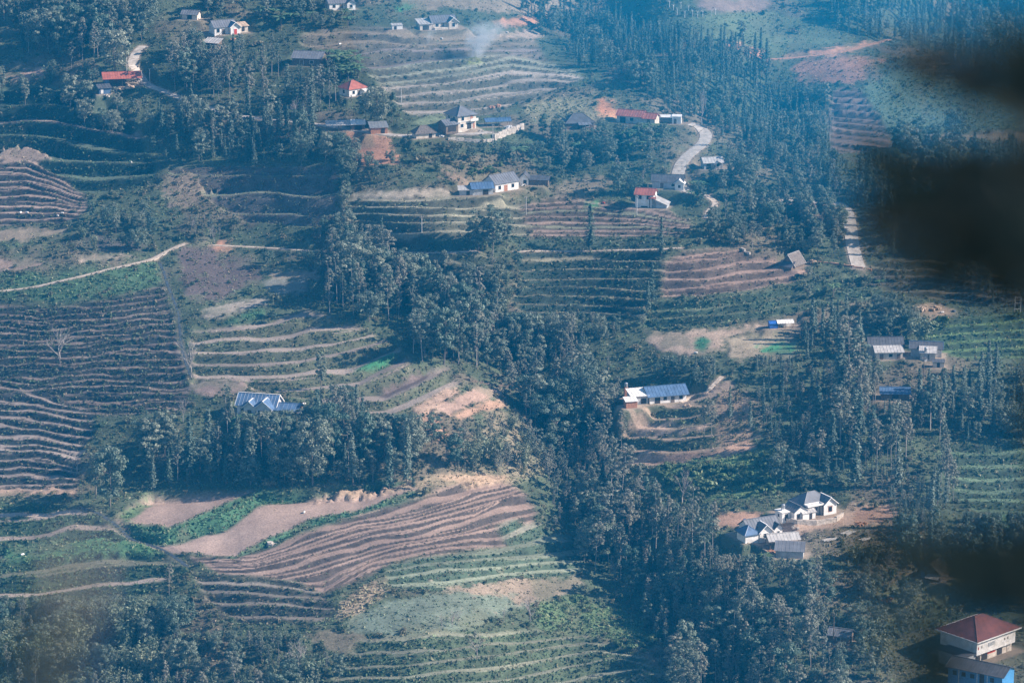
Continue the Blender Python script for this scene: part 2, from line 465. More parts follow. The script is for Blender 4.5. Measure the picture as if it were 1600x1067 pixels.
# ---- the fields, from the top of the slope down
region([(640,20),(700,12),(780,20),(860,30),(900,20),(900,-30),(600,-30)], C_STRAW, .6, .15)
region([(1085,-40),(1205,-40),(1200,18),(1130,22),(1090,14)], C_BROWN, .1)
region([(620,10),(645,6),(645,18),(620,20)], C_LUSH, .4)
region([(1030,30),(1110,22),(1210,20),(1300,48),(1370,65),(1330,60),(1200,95),(1150,70),(1040,55)], C_GRASS, 1.0, .25)
region([(1200,92),(1240,86),(1330,70),(1385,60),(1370,72),(1320,84),(1250,93),(1205,97)], C_ORANGE, .1)
region([(1120,68),(1150,66),(1190,80),(1200,95),(1160,82)], C_ORANGE, .3, .1)
region([(1238,98),(1300,92),(1390,90),(1340,128),(1250,133)], (.30,.17,.12), .8, .2)
region([(1300,140),(1345,138),(1390,215),(1392,240),(1300,236)], C_BROWN, .2)
terraces([(1297,142),(1343,142),(1385,200),(1390,240),(1300,236)], [[(1290,142),(1400,150)],[(1290,232),(1400,244)]], C_BROWN, (.07,.065,.06), n=9, seed=3, wav=.04)
region([(1345,140),(1400,110),(1480,112),(1600,165),(1700,180),(1700,205),(1500,205),(1395,218),(1385,195)], (.10,.135,.085), 1.2, .12)
region([(1395,222),(1440,214),(1520,210),(1720,204),(1720,218),(1500,222),(1410,226)], C_STRAW, .15)
terraces([(468,58),(480,46),(600,42),(720,50),(830,48),(850,92),(760,98),(640,104),(560,110),(520,84),(475,72)],
         [[(460,46),(560,44),(720,48),(850,44)],[(460,58),(560,54),(720,62),(850,60)],[(460,76),(600,70),(760,72),(850,72)],[(500,92),(600,80),(700,78),(850,82)],[(540,112),(600,108),(660,98),(740,90),(850,84)]],
         C_GREY, (.13,.12,.09), rf=.22, seed=1, mix=(C_STRAW,.4), tuft_t=.2)
terraces([(575,112),(600,103),(740,84),(800,86),(885,108),(915,122),(870,140),(820,158),(770,176),(700,182),(640,178),(610,150)],
         [[(560,112),(600,107),(740,92),(800,82),(890,104),(920,118)],[(560,124),(600,120),(700,110),(800,92),(880,108),(920,119)],[(560,134),(606,130),(700,122),(800,103),(880,113),(920,122)],
          [(560,144),(606,140),(700,132),(800,115),(870,119),(920,125)],[(560,155),(616,151),(700,146),(800,131),(860,128),(920,130)],[(560,168),(633,164),(700,160),(800,148),(850,140),(920,138)],[(560,182),(640,180),(720,174),(800,162),(920,150)]],
         (.36,.31,.255), (.115,.115,.085), rf=.20, seed=2, wav=.02, tuft_t=.12, mix=((.30,.30,.22),.4))
region([(722,92),(745,88),(762,92),(755,97),(728,97)], (.20,.23,.06), .5)
region([(640,188),(690,178),(720,182),(700,196),(650,198)], (.20,.24,.14), .3)
region([(755,52),(840,46),(850,62),(790,60)], (.38,.30,.24), .1)
region([(775,30),(840,26),(840,38),(780,42)], C_ORANGE, .2)
region([(820,160),(960,150),(1000,175),(1000,190),(900,185),(830,200)], (.19,.18,.115), 1.3, .5)
region([(929,180),(934,160),(943,150),(948,159),(957,152),(963,180)], (.50,.23,.125), .3, rag=1.0)
region([(535,205),(560,200),(610,215),(615,245),(600,258),(560,258),(545,230)], (.42,.235,.15), .3, .1)
region([(560,235),(620,235),(625,258),(560,262)], C_ORANGE, .2)
region([(690,265),(740,262),(760,276),(720,288),(690,280)], (.25,.185,.135), .9, .5, rag=1.6)
# left: broad steps with their shade darkened into the colours, and the brown stair
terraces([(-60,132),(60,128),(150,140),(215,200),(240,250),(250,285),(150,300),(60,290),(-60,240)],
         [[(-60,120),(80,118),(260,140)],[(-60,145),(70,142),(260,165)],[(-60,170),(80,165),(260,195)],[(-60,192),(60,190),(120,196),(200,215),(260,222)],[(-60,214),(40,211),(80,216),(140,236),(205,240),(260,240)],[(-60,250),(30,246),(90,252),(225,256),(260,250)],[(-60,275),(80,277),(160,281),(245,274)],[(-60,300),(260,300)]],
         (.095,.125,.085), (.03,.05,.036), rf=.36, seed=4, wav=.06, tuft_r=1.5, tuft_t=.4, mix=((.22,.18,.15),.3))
region([(0,232),(40,226),(85,242),(60,254),(0,258)], (.28,.215,.17), .5, rag=1.3)
region([(-40,112),(20,118),(70,104),(90,110),(60,125),(-40,128)], (.36,.25,.19), .3)
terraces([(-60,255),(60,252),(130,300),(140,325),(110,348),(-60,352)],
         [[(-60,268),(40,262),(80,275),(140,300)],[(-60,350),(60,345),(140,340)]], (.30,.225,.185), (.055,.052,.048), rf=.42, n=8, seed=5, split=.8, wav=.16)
region([(-40,362),(60,356),(118,360),(80,372),(-40,378)], C_STRAW, .2)
region([(-40,412),(30,404),(70,408),(60,420),(-40,425)], (.27,.20,.16), .4)
region([(115,400),(180,395),(235,396),(180,404),(120,412)], (.30,.24,.19), .2)
region([(120,372),(220,372),(232,392),(130,396)], (.10,.095,.085), 1.0, .5)
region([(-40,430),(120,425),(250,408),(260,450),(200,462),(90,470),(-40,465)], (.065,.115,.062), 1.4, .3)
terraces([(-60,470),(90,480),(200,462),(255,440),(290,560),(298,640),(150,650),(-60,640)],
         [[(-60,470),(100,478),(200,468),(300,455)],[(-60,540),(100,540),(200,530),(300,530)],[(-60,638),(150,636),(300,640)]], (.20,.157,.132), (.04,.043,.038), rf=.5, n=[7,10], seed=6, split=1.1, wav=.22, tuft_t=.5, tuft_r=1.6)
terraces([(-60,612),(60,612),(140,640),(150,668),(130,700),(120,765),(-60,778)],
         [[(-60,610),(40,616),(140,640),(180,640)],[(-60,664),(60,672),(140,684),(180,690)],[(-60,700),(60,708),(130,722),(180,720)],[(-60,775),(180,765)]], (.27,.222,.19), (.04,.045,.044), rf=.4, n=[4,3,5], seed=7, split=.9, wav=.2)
# middle left
terraces([(262,258),(400,258),(528,258),(530,345),(500,352),(380,345),(330,310),(270,300)],
         [[(250,262),(540,260)],[(250,277),(540,273)],[(250,307),(540,305)],[(250,338),(540,336)],[(250,358),(540,356)]], (.16,.17,.12), (.11,.10,.09), rf=.45, seed=8, wav=.02, tuft_t=.4, tuft_r=1.2, hmax=6, mix=((.27,.22,.19),.4))
region([(250,292),(290,268),(330,300),(300,320),(262,325)], (.20,.16,.12), 1.0, .7, rag=1.8)
region([(330,380),(365,378),(372,395),(345,398)], C_ORANGE, .1)
region([(275,385),(400,400),(412,440),(330,472),(290,470)], (.115,.09,.082), .9, .35)
region([(412,428),(480,420),(500,428),(490,436),(420,436)], C_STRAW, .1)
region([(405,438),(490,438),(480,455),(430,462)], (.20,.20,.17), .1)
region([(302,490),(350,476),(400,466),(432,470),(400,480),(330,500)], (.33,.29,.24), .1)
region([(345,505),(400,480),(420,490),(370,515)], (.06,.14,.075), 1.2)
# middle: diagonal terraces
terraces([(300,520),(380,500),(480,485),(560,512),(620,540),(640,570),(700,575),(720,600),(660,640),(620,655),(500,625),(400,610),(300,605)],
         [[(290,520),(400,512),(480,498),(545,500),(700,480)],[(290,540),(400,535),(500,522),(560,514),(720,490)],[(290,555),(400,552),(470,550),(585,524),(720,500)],[(290,572),(420,572),(480,566),(610,534),(720,515)],[(290,590),(420,594),(540,585),(625,550),(720,530)],[(290,610),(430,612),(560,604),(640,566),(720,545)],[(290,625),(500,630),(600,625),(700,580),(730,575)],[(290,640),(500,660),(610,645),(720,600),(740,596)]],
         (.29,.24,.20), (.11,.12,.075), rf=.38, seed=9, wav=.02, tuft_r=1.4, tuft_t=.12)
region([(542,579),(560,570),(600,552),(622,544),(624,552),(590,570),(556,580)], C_LUSH, .5, rag=.3, flat=0)
region([(580,612),(600,600),(640,580),(672,573),(680,580),(640,600),(600,618)], (.13,.10,.09), .1, flat=0)
region([(640,640),(690,610),(715,604),(720,615),(690,635),(650,660)], (.34,.24,.18), .5)
region([(676,644),(720,618),(745,604),(792,606),(790,616),(740,630),(700,652)], (.36,.25,.195), .15)
region([(705,650),(780,620),(798,622),(790,634),(720,656),(690,662)], (.42,.27,.19), .5, .1)
region([(645,648),(680,652),(705,688),(690,695),(655,672)], (.36,.225,.155), .6, .3)
region([(300,595),(380,592),(395,608),(350,620),(290,612)], (.27,.20,.17), .3)
# centre: below the farmhouse
region([(545,304),(620,297),(690,294),(712,304),(690,309),(550,313)], (.40,.34,.26), .05)
terraces([(540,312),(700,308),(780,312),(820,318),(830,372),(740,372),(590,372),(545,350)],
         [[(530,314),(830,314)],[(530,322),(740,327),(830,328)],[(530,333),(740,339),(830,342)],[(530,345),(740,350),(830,356)],[(530,364),(740,364),(830,370)],[(530,380),(830,380)]], (.30,.28,.20), (.10,.105,.075), rf=.4, seed=10, wav=.03, tuft_t=.3)
terraces([(815,320),(870,308),(960,318),(1010,325),(1075,342),(1085,352),(1060,366),(960,372),(830,376)],
         [[(800,322),(900,315),(960,322),(1080,340)],[(800,336),(900,330),(1000,338),(1090,352)],[(800,350),(900,348),(1000,350),(1090,358)],[(800,362),(900,362),(1000,362),(1090,364)],[(800,376),(900,376),(1090,374)]], (.28,.205,.165), (.085,.075,.062), n=2, rf=.32, seed=11, wav=.04, tuft_t=.1, mix=((.24,.24,.165),.4))
region([(903,318),(918,314),(934,318),(932,325),(908,326)], (.06,.24,.10), .3)
region([(880,285),(950,272),(960,290),(900,305),(870,300)], (.22,.185,.13), .8, .15)
region([(560,375),(820,372),(1040,370),(1040,390),(800,390),(560,388)], (.05,.075,.055), 1.5, .05)
terraces([(640,400),(740,398),(800,404),(812,440),(700,450),(640,430)], [[(620,398),(820,402)],[(620,452),(820,450)]], (.19,.18,.125), (.07,.085,.055), rf=.35, n=4, seed=12, wav=.06, tuft_t=.5)
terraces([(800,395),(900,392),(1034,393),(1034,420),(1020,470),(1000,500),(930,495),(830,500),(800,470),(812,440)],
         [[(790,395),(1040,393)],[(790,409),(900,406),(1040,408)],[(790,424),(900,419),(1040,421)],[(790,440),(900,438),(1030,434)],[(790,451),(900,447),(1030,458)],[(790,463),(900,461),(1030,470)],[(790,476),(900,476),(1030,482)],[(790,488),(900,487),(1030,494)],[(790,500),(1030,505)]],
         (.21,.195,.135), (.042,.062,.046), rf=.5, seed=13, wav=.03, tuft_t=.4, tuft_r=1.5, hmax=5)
terraces([(1036,412),(1060,396),(1120,388),(1160,388),(1172,398),(1250,412),(1270,425),(1230,440),(1150,455),(1034,466)],
         [[(1020,398),(1100,390),(1270,384)],[(1020,412),(1060,410),(1130,404),(1158,394),(1270,392)],[(1020,440),(1100,436),(1170,425),(1270,415)],[(1020,467),(1100,462),(1200,450),(1270,440)],[(1020,480),(1270,460)]], (.34,.235,.185), (.13,.10,.08), n=2, rf=.3, seed=14, wav=.02, tuft_t=.1, tuft_r=.9)
terraces([(1010,474),(1100,466),(1230,446),(1330,430),(1400,440),(1380,465),(1280,480),(1200,498),(1050,515),(1005,512)],
         [[(1000,476),(1100,466),(1300,438),(1400,432)],[(1000,490),(1100,482),(1300,455),(1400,448)],[(1000,502),(1100,496),(1300,470),(1400,460)],[(1000,514),(1100,510),(1300,484),(1400,470)]], (.13,.15,.095), (.055,.085,.055), rf=.35, seed=15, wav=.03, tuft_t=.8, tuft_r=1.5, shrub=.15)
region([(1012,522),(1100,516),(1180,508),(1250,498),(1255,508),(1180,520),(1130,528),(1130,550),(1080,556),(1020,545)], (.38,.29,.22), .15)
region([(1130,525),(1240,522),(1245,556),(1140,562)], (.29,.24,.17), .4, .05)
region([(1085,538),(1090,529),(1104,526),(1112,532),(1108,545),(1098,552),(1086,549)], (.045,.16,.09), .6, rag=.4, flat=0)
region([(1180,545),(1215,536),(1245,536),(1245,549),(1200,556)], (.06,.21,.105), .4)
# right
terraces([(1340,420),(1400,402),(1480,398),(1600,430),(1680,440),(1680,480),(1500,470),(1420,462),(1350,440)],
         [[(1330,400),(1450,398),(1700,430)],[(1330,470),(1450,468),(1700,490)]], (.17,.155,.115), (.06,.065,.045), rf=.3, n=6, seed=16, wav=.12, tuft_t=.4)
region([(1225,312),(1300,316),(1330,336),(1280,345),(1240,335)], (.26,.19,.15), .3)
region([(1420,480),(1480,475),(1500,490),(1460,500),(1425,495)], (.33,.25,.18), .4)
terraces([(1440,510),(1500,496),(1600,488),(1680,485),(1680,560),(1500,560),(1440,540)],
         [[(1430,505),(1500,496),(1700,482)],[(1430,565),(1700,555)]], (.11,.17,.07), (.05,.085,.045), rf=.4, n=5, seed=17, wav=.05, tuft_t=.9, shrub=.05)
region([(968,636),(1060,630),(1100,610),(1140,590),(1150,610),(1110,632),(1060,642),(985,646)], (.34,.26,.20), .4)
terraces([(963,634),(1070,634),(1115,618),(1160,630),(1185,688),(1160,714),(1100,730),(966,728)], [[(955,640),(1070,640),(1190,625)],[(955,660),(1070,655),(1110,648),(1190,645)],[(955,682),(1060,686),(1110,682),(1190,668)],[(955,728),(1110,728),(1190,702)]],
         (.34,.26,.19), (.10,.115,.07), rf=.45, n=[1,2,2], seed=31, wav=.05, tuft_t=.3, tuft_r=1.5, shrub=.1)
region([(968,670),(1000,662),(1110,660),(1112,668),(1050,678),(980,674)], (.38,.275,.205), .3, .02, flat=0)
region([(1105,640),(1150,600),(1162,620),(1175,690),(1130,700)], (.26,.19,.135), 1.0, .4, flat=0, rag=1.5)
region([(966,712),(1000,706),(1110,705),(1165,690),(1190,688),(1160,706),(1110,722),(1000,720)], (.40,.26,.185), .2, flat=0)
region([(1020,728),(1200,700),(1230,720),(1220,770),(1130,780),(1040,770)], (.12,.185,.085), 1.3, .8)
region([(1110,806),(1160,800),(1190,802),(1180,822),(1115,825)], (.42,.26,.18), .2)
region([(1165,835),(1215,800),(1330,790),(1400,795),(1390,820),(1310,824),(1240,862),(1190,866)], (.40,.29,.22), .25)
region([(1330,795),(1400,792),(1395,815),(1340,815)], (.30,.19,.14), .3)
region([(1240,830),(1340,822),(1400,830),(1380,870),(1260,870)], (.15,.13,.095), .9, .5)
region([(1362,932),(1385,928),(1420,930),(1415,940),(1365,940)], (.42,.16,.10), .2)
region([(1300,930),(1450,905),(1480,925),(1400,970),(1330,950)], (.14,.15,.09), 1.1, .5)
region([(1298,1000),(1325,1008),(1330,1018),(1300,1012)], C_ORANGE, .2)
region([(1370,1000),(1480,970),(1600,975),(1680,1000),(1680,1100),(1380,1100)], (.12,.125,.085), 1.0, .3)
terraces([(1465,700),(1520,692),(1700,690),(1700,812),(1560,820),(1500,780),(1470,740)],
         [[(1450,712),(1700,705)],[(1450,732),(1700,735)],[(1450,748),(1540,752),(1700,752)],[(1450,764),(1540,772),(1700,768)],[(1450,782),(1700,788)],[(1450,805),(1700,808)]], (.12,.175,.11), (.055,.085,.055), rf=.4, seed=18, wav=.04, tuft_t=.7)
region([(1545,806),(1620,800),(1620,820),(1560,822)], (.05,.20,.09), .6)
# lower left
terraces([(-60,790),(60,782),(130,796),(195,832),(260,862),(300,890),(250,905),(230,930),(140,935),(-60,948)],
         [[(-60,790),(150,782),(300,800)],[(-60,816),(60,808),(140,803),(300,820)],[(-60,848),(60,838),(120,829),(195,833),(300,840)],[(-60,880),(80,868),(200,852),(300,858)],[(-60,908),(60,896),(150,882),(300,882)],[(-60,940),(60,930),(150,915),(300,905)]], (.17,.17,.115), (.06,.095,.055), rf=.45, seed=19, wav=.04, tuft_t=.4, tuft_r=1.4, hmax=5, mix=((.33,.27,.225),.5))
region([(20,850),(150,840),(240,850),(250,862),(120,866),(0,876)], (.07,.155,.075), 1.0)
region([(-40,762),(60,764),(128,766),(128,774),(60,774),(-40,776)], (.36,.25,.18), .3)
terraces([(178,808),(232,770),(330,766),(392,766),(480,766),(640,748),(672,766),(560,800),(480,820),(420,854),(372,872),(270,862),(205,838)],
         [[(170,765),(345,755),(390,752),(680,738)],[(170,806),(205,822),(262,832),(330,806),(385,777),(402,764),(680,746)],[(170,862),(268,862),(300,864),(370,866),(415,846),(480,816),(560,798),(640,772),(680,762)],[(170,900),(300,890),(420,872),(680,790)]],
         (.345,.255,.21), (.06,.135,.075), rf=.16, seed=40, wav=.0, tuft_t=.03, tuft_r=1.9, jit=.25, hmax=4)
region([(178,808),(205,788),(232,770),(240,772),(215,800),(200,816)], (.11,.17,.085), 1.2, flat=0)
region([(200,818),(262,830),(330,804),(385,774),(392,784),(330,820),(270,845),(210,838)], (.06,.135,.075), 1.9, flat=0, rag=.4)
region([(370,864),(415,844),(480,814),(560,796),(640,770),(668,766),(668,776),(560,806),(480,827),(420,858),(372,876)], (.055,.135,.08), 2.0, flat=0, rag=.4)
terraces([(292,868),(370,870),(420,852),(560,803),(665,775),(720,750),(790,748),(822,770),(838,800),(820,850),(700,862),(620,875),(560,905),(505,928),(470,908),(340,895)],
         [[(280,862),(370,868),(420,850),(480,823),(560,804),(665,776),(740,748),(830,735)],[(280,874),(400,870),(490,838),(560,815),(650,800),(740,768),(850,748)],[(280,884),(400,878),(490,852),(560,828),(640,815),(760,782),(850,760)],[(280,890),(400,888),(500,864),(570,842),(660,826),(740,806),(790,776),(850,770)],
          [(280,896),(420,898),(520,872),(580,854),(660,838),(720,826),(800,800),(850,790)],[(280,904),(440,906),(510,892),(560,876),(620,858),(700,842),(800,824),(850,815)],[(280,915),(440,918),(505,926),(540,904),(580,884),(640,868),(700,858),(830,850)]],
         (.325,.235,.19), (.085,.07,.06), n=[1,2,2,1,2,2], rf=.3, seed=20, split=.9, wav=.09, tuft_t=.03, tuft_r=.5, jit=.2)
terraces([(775,822),(800,808),(860,822),(905,852),(915,880),(900,898),(790,905),(690,925),(610,918),(598,892),(640,872),(720,862),(790,852)],
         [[(590,878),(640,868),(700,858),(780,846),(850,815),(920,820)],[(590,886),(660,874),(780,864),(850,845),(920,845)],[(590,896),(680,882),(790,876),(880,868),(930,865)],[(590,906),(690,896),(790,888),(890,880),(930,878)],[(590,920),(690,916),(790,900),(930,890)],[(590,935),(690,928),(800,912),(930,902)]],
         (.20,.225,.16), (.07,.105,.07), rf=.36, seed=21, wav=.03, tuft_t=.3, tuft_r=1.3, mix=((.30,.29,.22),.35))
terraces([(300,895),(400,905),(460,905),(510,930),(525,955),(500,970),(380,975),(330,940)],
         [[(290,896),(400,896),(520,925)],[(290,912),(400,914),(530,930)],[(290,926),(400,930),(530,940)],[(290,942),(400,946),(530,952)],[(290,960),(400,966),(530,970)],[(290,985),(530,988)]], (.20,.175,.145), (.075,.075,.06), rf=.38, seed=22, wav=.04, tuft_t=.2)
region([(525,968),(540,932),(580,908),(600,895),(612,915),(590,940),(555,965)], (.30,.24,.17), 1.4)
region([(530,985),(545,968),(600,940),(690,926),(760,912),(850,918),(900,905),(912,918),(860,935),(800,955),(740,980),(600,992)], (.15,.185,.14), .6)
region([(680,925),(740,912),(900,900),(908,916),(850,938),(800,948),(810,930),(730,930)], (.25,.20,.15), .5, rag=1.4)
region([(480,985),(560,990),(650,1000),(620,1020),(520,1020),(490,1005)], (.17,.15,.105), .3, .1)
region([(830,945),(900,930),(980,960),(1020,985),(990,1010),(900,990),(840,985)], (.10,.15,.075), 1.6, .6)
terraces([(560,1000),(700,985),(820,985),(910,990),(1000,1020),(1030,1050),(1000,1100),(600,1100),(520,1060)],
         [[(500,1005),(640,1000),(800,992),(920,978),(1050,985)],[(500,1030),(640,1022),(800,1008),(910,994),(1050,1005)],[(500,1048),(640,1040),(800,1023),(915,1004),(1050,1020)],[(500,1066),(640,1060),(800,1042),(925,1016),(1050,1035)],[(500,1085),(640,1080),(800,1062),(960,1028),(1050,1050)],[(500,1110),(800,1085),(1000,1045),(1050,1070)]],
         (.21,.215,.155), (.08,.11,.065), rf=.48, seed=23, wav=.03, tuft_t=.3, tuft_r=1.4)
region([(760,640),(850,640),(860,740),(800,755),(740,745)], (.22,.19,.13), 1.2, .7)
region([(640,250),(820,235),(860,300),(800,315),(700,265)], (.15,.13,.09), 1.2, .5)
region([(600,760),(700,742),(800,740),(790,752),(700,758),(560,772),(480,776),(520,765)], (.40,.29,.20), .7)
# ------------------------------------------------------------------ house sites and roads press the ground level
def proj(x, y, z):
    zz = z - CAM_Z
    dep = y * CP - zz * SP
    return 800 + FPX * x / dep, 533.5 - FPX * (y * SP + zz * CP) / dep

def bil(A, u, v):
    a = np.clip(np.interp(u, US, np.arange(NU)), 0, NU - 1.001); b = np.clip(np.interp(v, VS, np.arange(NV)), 0, NV - 1.001)
    i = np.asarray(a).astype(int); j = np.asarray(b).astype(int); fa = a - i; fb = b - j
    return (A[j, i] * (1 - fa) + A[j, i + 1] * fa) * (1 - fb) + (A[j + 1, i] * (1 - fa) + A[j + 1, i + 1] * fa) * fb

GZ = BZ + DZ
def spot(u, v):
    """the place on the ground seen at this spot of the photograph"""
    vv = v
    for _ in range(6):
        y = float(np.exp(lnY_at(u, vv))); x = y * (u - 800) / FPX / float(ray_y(vv)); z = float(bil(GZ, u, vv))
        pu, pv = proj(x, y, z); vv += (v - pv) * .7
    return Vector((x, y, z))

SITES = []      # (pos, yaw, half w, half d)
def site(u, v, yaw, w, d, dz=0.0):
    p = spot(u, v); p.z += dz
    a = R(yaw); ca, sa = math.cos(a), math.sin(a)
    px = (BX - p.x) * ca + (BY - p.y) * sa; py = -(BX - p.x) * sa + (BY - p.y) * ca
    q = np.maximum(np.abs(px) - w / 2 - 1.2, np.abs(py) - d / 2 - 1.2)
    m = 1 - sstep(0, 3.5, q)
    global GZ
    GZ = GZ * (1 - m) + p.z * m
    c = np.array((.30, .24, .185)) * (.75 + .5 * nB[..., None])
    mm = (1 - sstep(-.8, 1.0, q))[..., None] * .85
    global CC
    CC = CC * (1 - mm) + c * mm
    TUFT[...] = TUFT * (1 - m * .8); SHRUB[...] = SHRUB * (1 - m)
    SITES.append((p, a, w, d))
    return p

def smooth_line(pts, step=1.5):
    P = [np.array(p, float) for p in pts]
    P = [2 * P[0] - P[1]] + P + [2 * P[-1] - P[-2]]
    out = []
    for i in range(1, len(P) - 2):
        n = max(2, int(np.linalg.norm(P[i + 1] - P[i]) / step))
        for k_ in range(n):
            t = k_ / n
            out.append(.5 * ((2 * P[i]) + (-P[i - 1] + P[i + 1]) * t + (2 * P[i - 1] - 5 * P[i] + 4 * P[i + 1] - P[i + 2]) * t * t + (-P[i - 1] + 3 * P[i] - 3 * P[i + 1] + P[i + 2]) * t ** 3))
    out.append(P[-2])
    A = np.array(out)
    kz = np.ones(7) / 7
    A[:, 2] = np.convolve(np.pad(A[:, 2], 3, 'edge'), kz, 'valid')
    return A

ROADS = []
def road(name, label, px, width, mat, cut=True, edge=None, th=.12, cat=None):
    pts = [spot(u, v) for u, v in px]
    A = smooth_line(pts)
    ROADS.append((name, label, A, width, mat, th, cat))
    if cut:
        global GZ, CC
        lo = A.min(0) - 8; hi = A.max(0) + 8
        msk = (BX > lo[0]) & (BX < hi[0]) & (BY > lo[1]) & (BY < hi[1])
        X = BX[msk]; Y = BY[msk]
        D = np.full(len(X), 1e9); Z = np.zeros(len(X))
        for a in A:
            d = (X - a[0]) ** 2 + (Y - a[1]) ** 2
            b = d < D; D[b] = d[b]; Z[b] = a[2]
        D = np.sqrt(D)
        m = 1 - sstep(width / 2 + .5, width / 2 + 3.0, D)
        g = GZ[msk]; GZ[msk] = g * (1 - m) + (Z - .10) * m
        t = TUFT[msk]; t *= sstep(width / 2 - .2, width / 2 + .5, D); TUFT[msk] = t
        s = SHRUB[msk]; s *= sstep(width / 2 + .3, width / 2 + 1.6, D); SHRUB[msk] = s
        mm = (1 - sstep(width / 2, width / 2 + 1.4, D))[:, None] * .8
        CC[msk] = CC[msk] * (1 - mm) + np.array((.30, .235, .185) if mat != 'water' else (.09, .09, .075)) * mm

# name, label, u, v (ground under the middle of the house), turn, site width, site depth
HS = {
 'h1': (530, 14, 20, 11, 7), 'h2': (688, 44, 20, 17, 8), 'h2b': (620, 46, 15, 4.5, 2.6), 'h3': (352, 52, 25, 17, 8), 'h3b': (333, 69, -25, 6, 4), 'h3c': (299, 30, -15, 7, 4.5),
 'h4': (190, 132, 12, 16, 9), 'h4b': (163, 142, 20, 5, 4), 'h5': (484, 100, -12, 12, 9), 'h6': (551, 148, 38, 9, 8), 'h7': (540, 204, 6, 15, 4.5), 'h7b': (591, 207, 12, 7, 5),
 'h8': (716, 200, 35, 12, 10), 'h8b': (662, 214, 20, 8, 5.5), 'h8c': (777, 196, 12, 10, 5), 'h9': (781, 296, 38, 12, 8), 'h9b': (752, 302, 12, 8, 6), 'h9c': (731, 304, 4, 6.5, 3.5), 'h9d': (829, 288, -8, 7, 4),
 'h10': (903, 199, 12, 12, 8), 'h11': (995, 191, -22, 15, 6), 'h12': (1040, 192, -6, 11, 5), 'h13': (1018, 322, -14, 12, 8), 'h13b': (1044, 292, -8, 12, 7), 'h14': (1112, 262, 12, 8, 6),
 'h15': (1239, 416, -36, 6, 7), 'h16': (1226, 511, 10, 6, 3.5), 'h16b': (1208, 512, 10, 3.2, 3), 'h17': (1028, 625, 16, 20, 9), 'h17b': (985, 637, 14, 4.5, 3.5),
 'h18': (1262, 800, 30, 18, 11), 'h19': (1186, 836, 25, 14, 9), 'h19b': (1222, 850, 14, 10, 5), 'h19c': (1234, 868, -8, 9, 5), 'h20': (1384, 556, 3, 12, 10), 'h20b': (1446, 556, -8, 11, 7), 'h20c': (1466, 573, -6, 4, 3),
 'h21': (1398, 622, -4, 10, 6), 'h22': (1460, 902, -34, 8, 7), 'h23': (1314, 1000, -22, 7, 6), 'h24': (1527, 1018, 42, 19, 15), 'h25': (1532, 1074, -32, 17, 9), 'h26': (412, 646, -14, 18, 8),
}
HP = {k_: site(*a) for k_, a in HS.items()}

road('concrete_road', 'pale concrete road bending over the spur beside the red roofed longhouse', [(1078,192),(1094,200),(1103,212),(1098,224),(1084,236),(1070,248),(1062,262),(1059,278),(1064,292),(1080,300),(1100,304)], 4.6, 'concrete', cat='road')
road('concrete_road', 'straight concrete road running down past the dark blurred leaves', [(1222,314),(1262,315),(1300,317),(1320,326),(1328,350),(1331,375),(1336,398),(1342,420)], 4.6, 'concrete', cat='road')
road('concrete_road', 'curving concrete lane beside the barn with the red roof', [(224,70),(212,85),(207,100),(211,113),(221,125),(236,134),(254,142),(272,149),(300,160),(330,170),(362,179),(410,186),(470,192),(520,198),(575,206),(625,212),(680,210),(735,209),(765,207)], 3.8, 'concrete', cat='road')
road('dirt_path', 'pale earth path climbing to the channel on the left slope', [(-60,460),(0,455),(50,449),(90,440),(130,431),(170,421),(205,413),(238,405),(262,393),(290,379)], 1.9, 'path', cat='path')
road('dirt_path', 'thin earth path crossing the middle of the slope to the big broadleaf tree', [(332,383),(370,385),(410,387),(460,390),(505,393),(560,394),(620,394),(690,395),(745,392)], 1.5, 'path', cat='path')
road('dirt_path', 'thin earth path above the dark terraces in the centre', [(805,393),(850,392),(905,393),(960,391),(1020,390),(1065,387)], 1.5, 'path', cat='path')
road('dirt_path', 'narrow path curving up from the white farmhouse on the knoll', [(1064,628),(1085,620),(1104,609),(1118,598),(1128,586)], 1.4, 'path', cat='path')
road('dirt_path', 'red earth track below the scrub in the far right', [(1200,93),(1250,90),(1310,82),(1350,72),(1390,62)], 2.2, 'earth', cat='path')
road('dirt_path', 'earth track winding between shrubs right of the red and white house', [(1102,304),(1112,310),(1118,320),(1108,330),(1104,342)], 2.2, 'path', cat='path')
road('irrigation_channel', 'narrow water channel running down the brown terraces on the left', [(249,409),(256,425),(262,445),(270,466),(277,485),(281,512),(284,545),(292,570),(299,590)], .8, 'water', cat='channel')
road('irrigation_channel', 'dark ditch running down beside the flat stubble field', [(126,792),(150,800),(180,818),(205,836),(235,850),(265,864),(292,884)], 1.1, 'water', cat='channel')

# ---- the ground itself
V = np.stack([BX, BY, GZ], -1).reshape(-1, 3)
idx = np.arange(NU * NV).reshape(NV, NU)
F = np.stack([idx[1:, :-1], idx[1:, 1:], idx[:-1, 1:], idx[:-1, :-1]], -1).reshape(-1, 4)
me = mesh_np('hillside', V, F, [M['ground']], smooth=True)
set_col(me, CC.reshape(-1, 3))
ground = link('hillside', me)
tag(ground, 'terraced hillside of stepped fields and scrub', kind='structure')

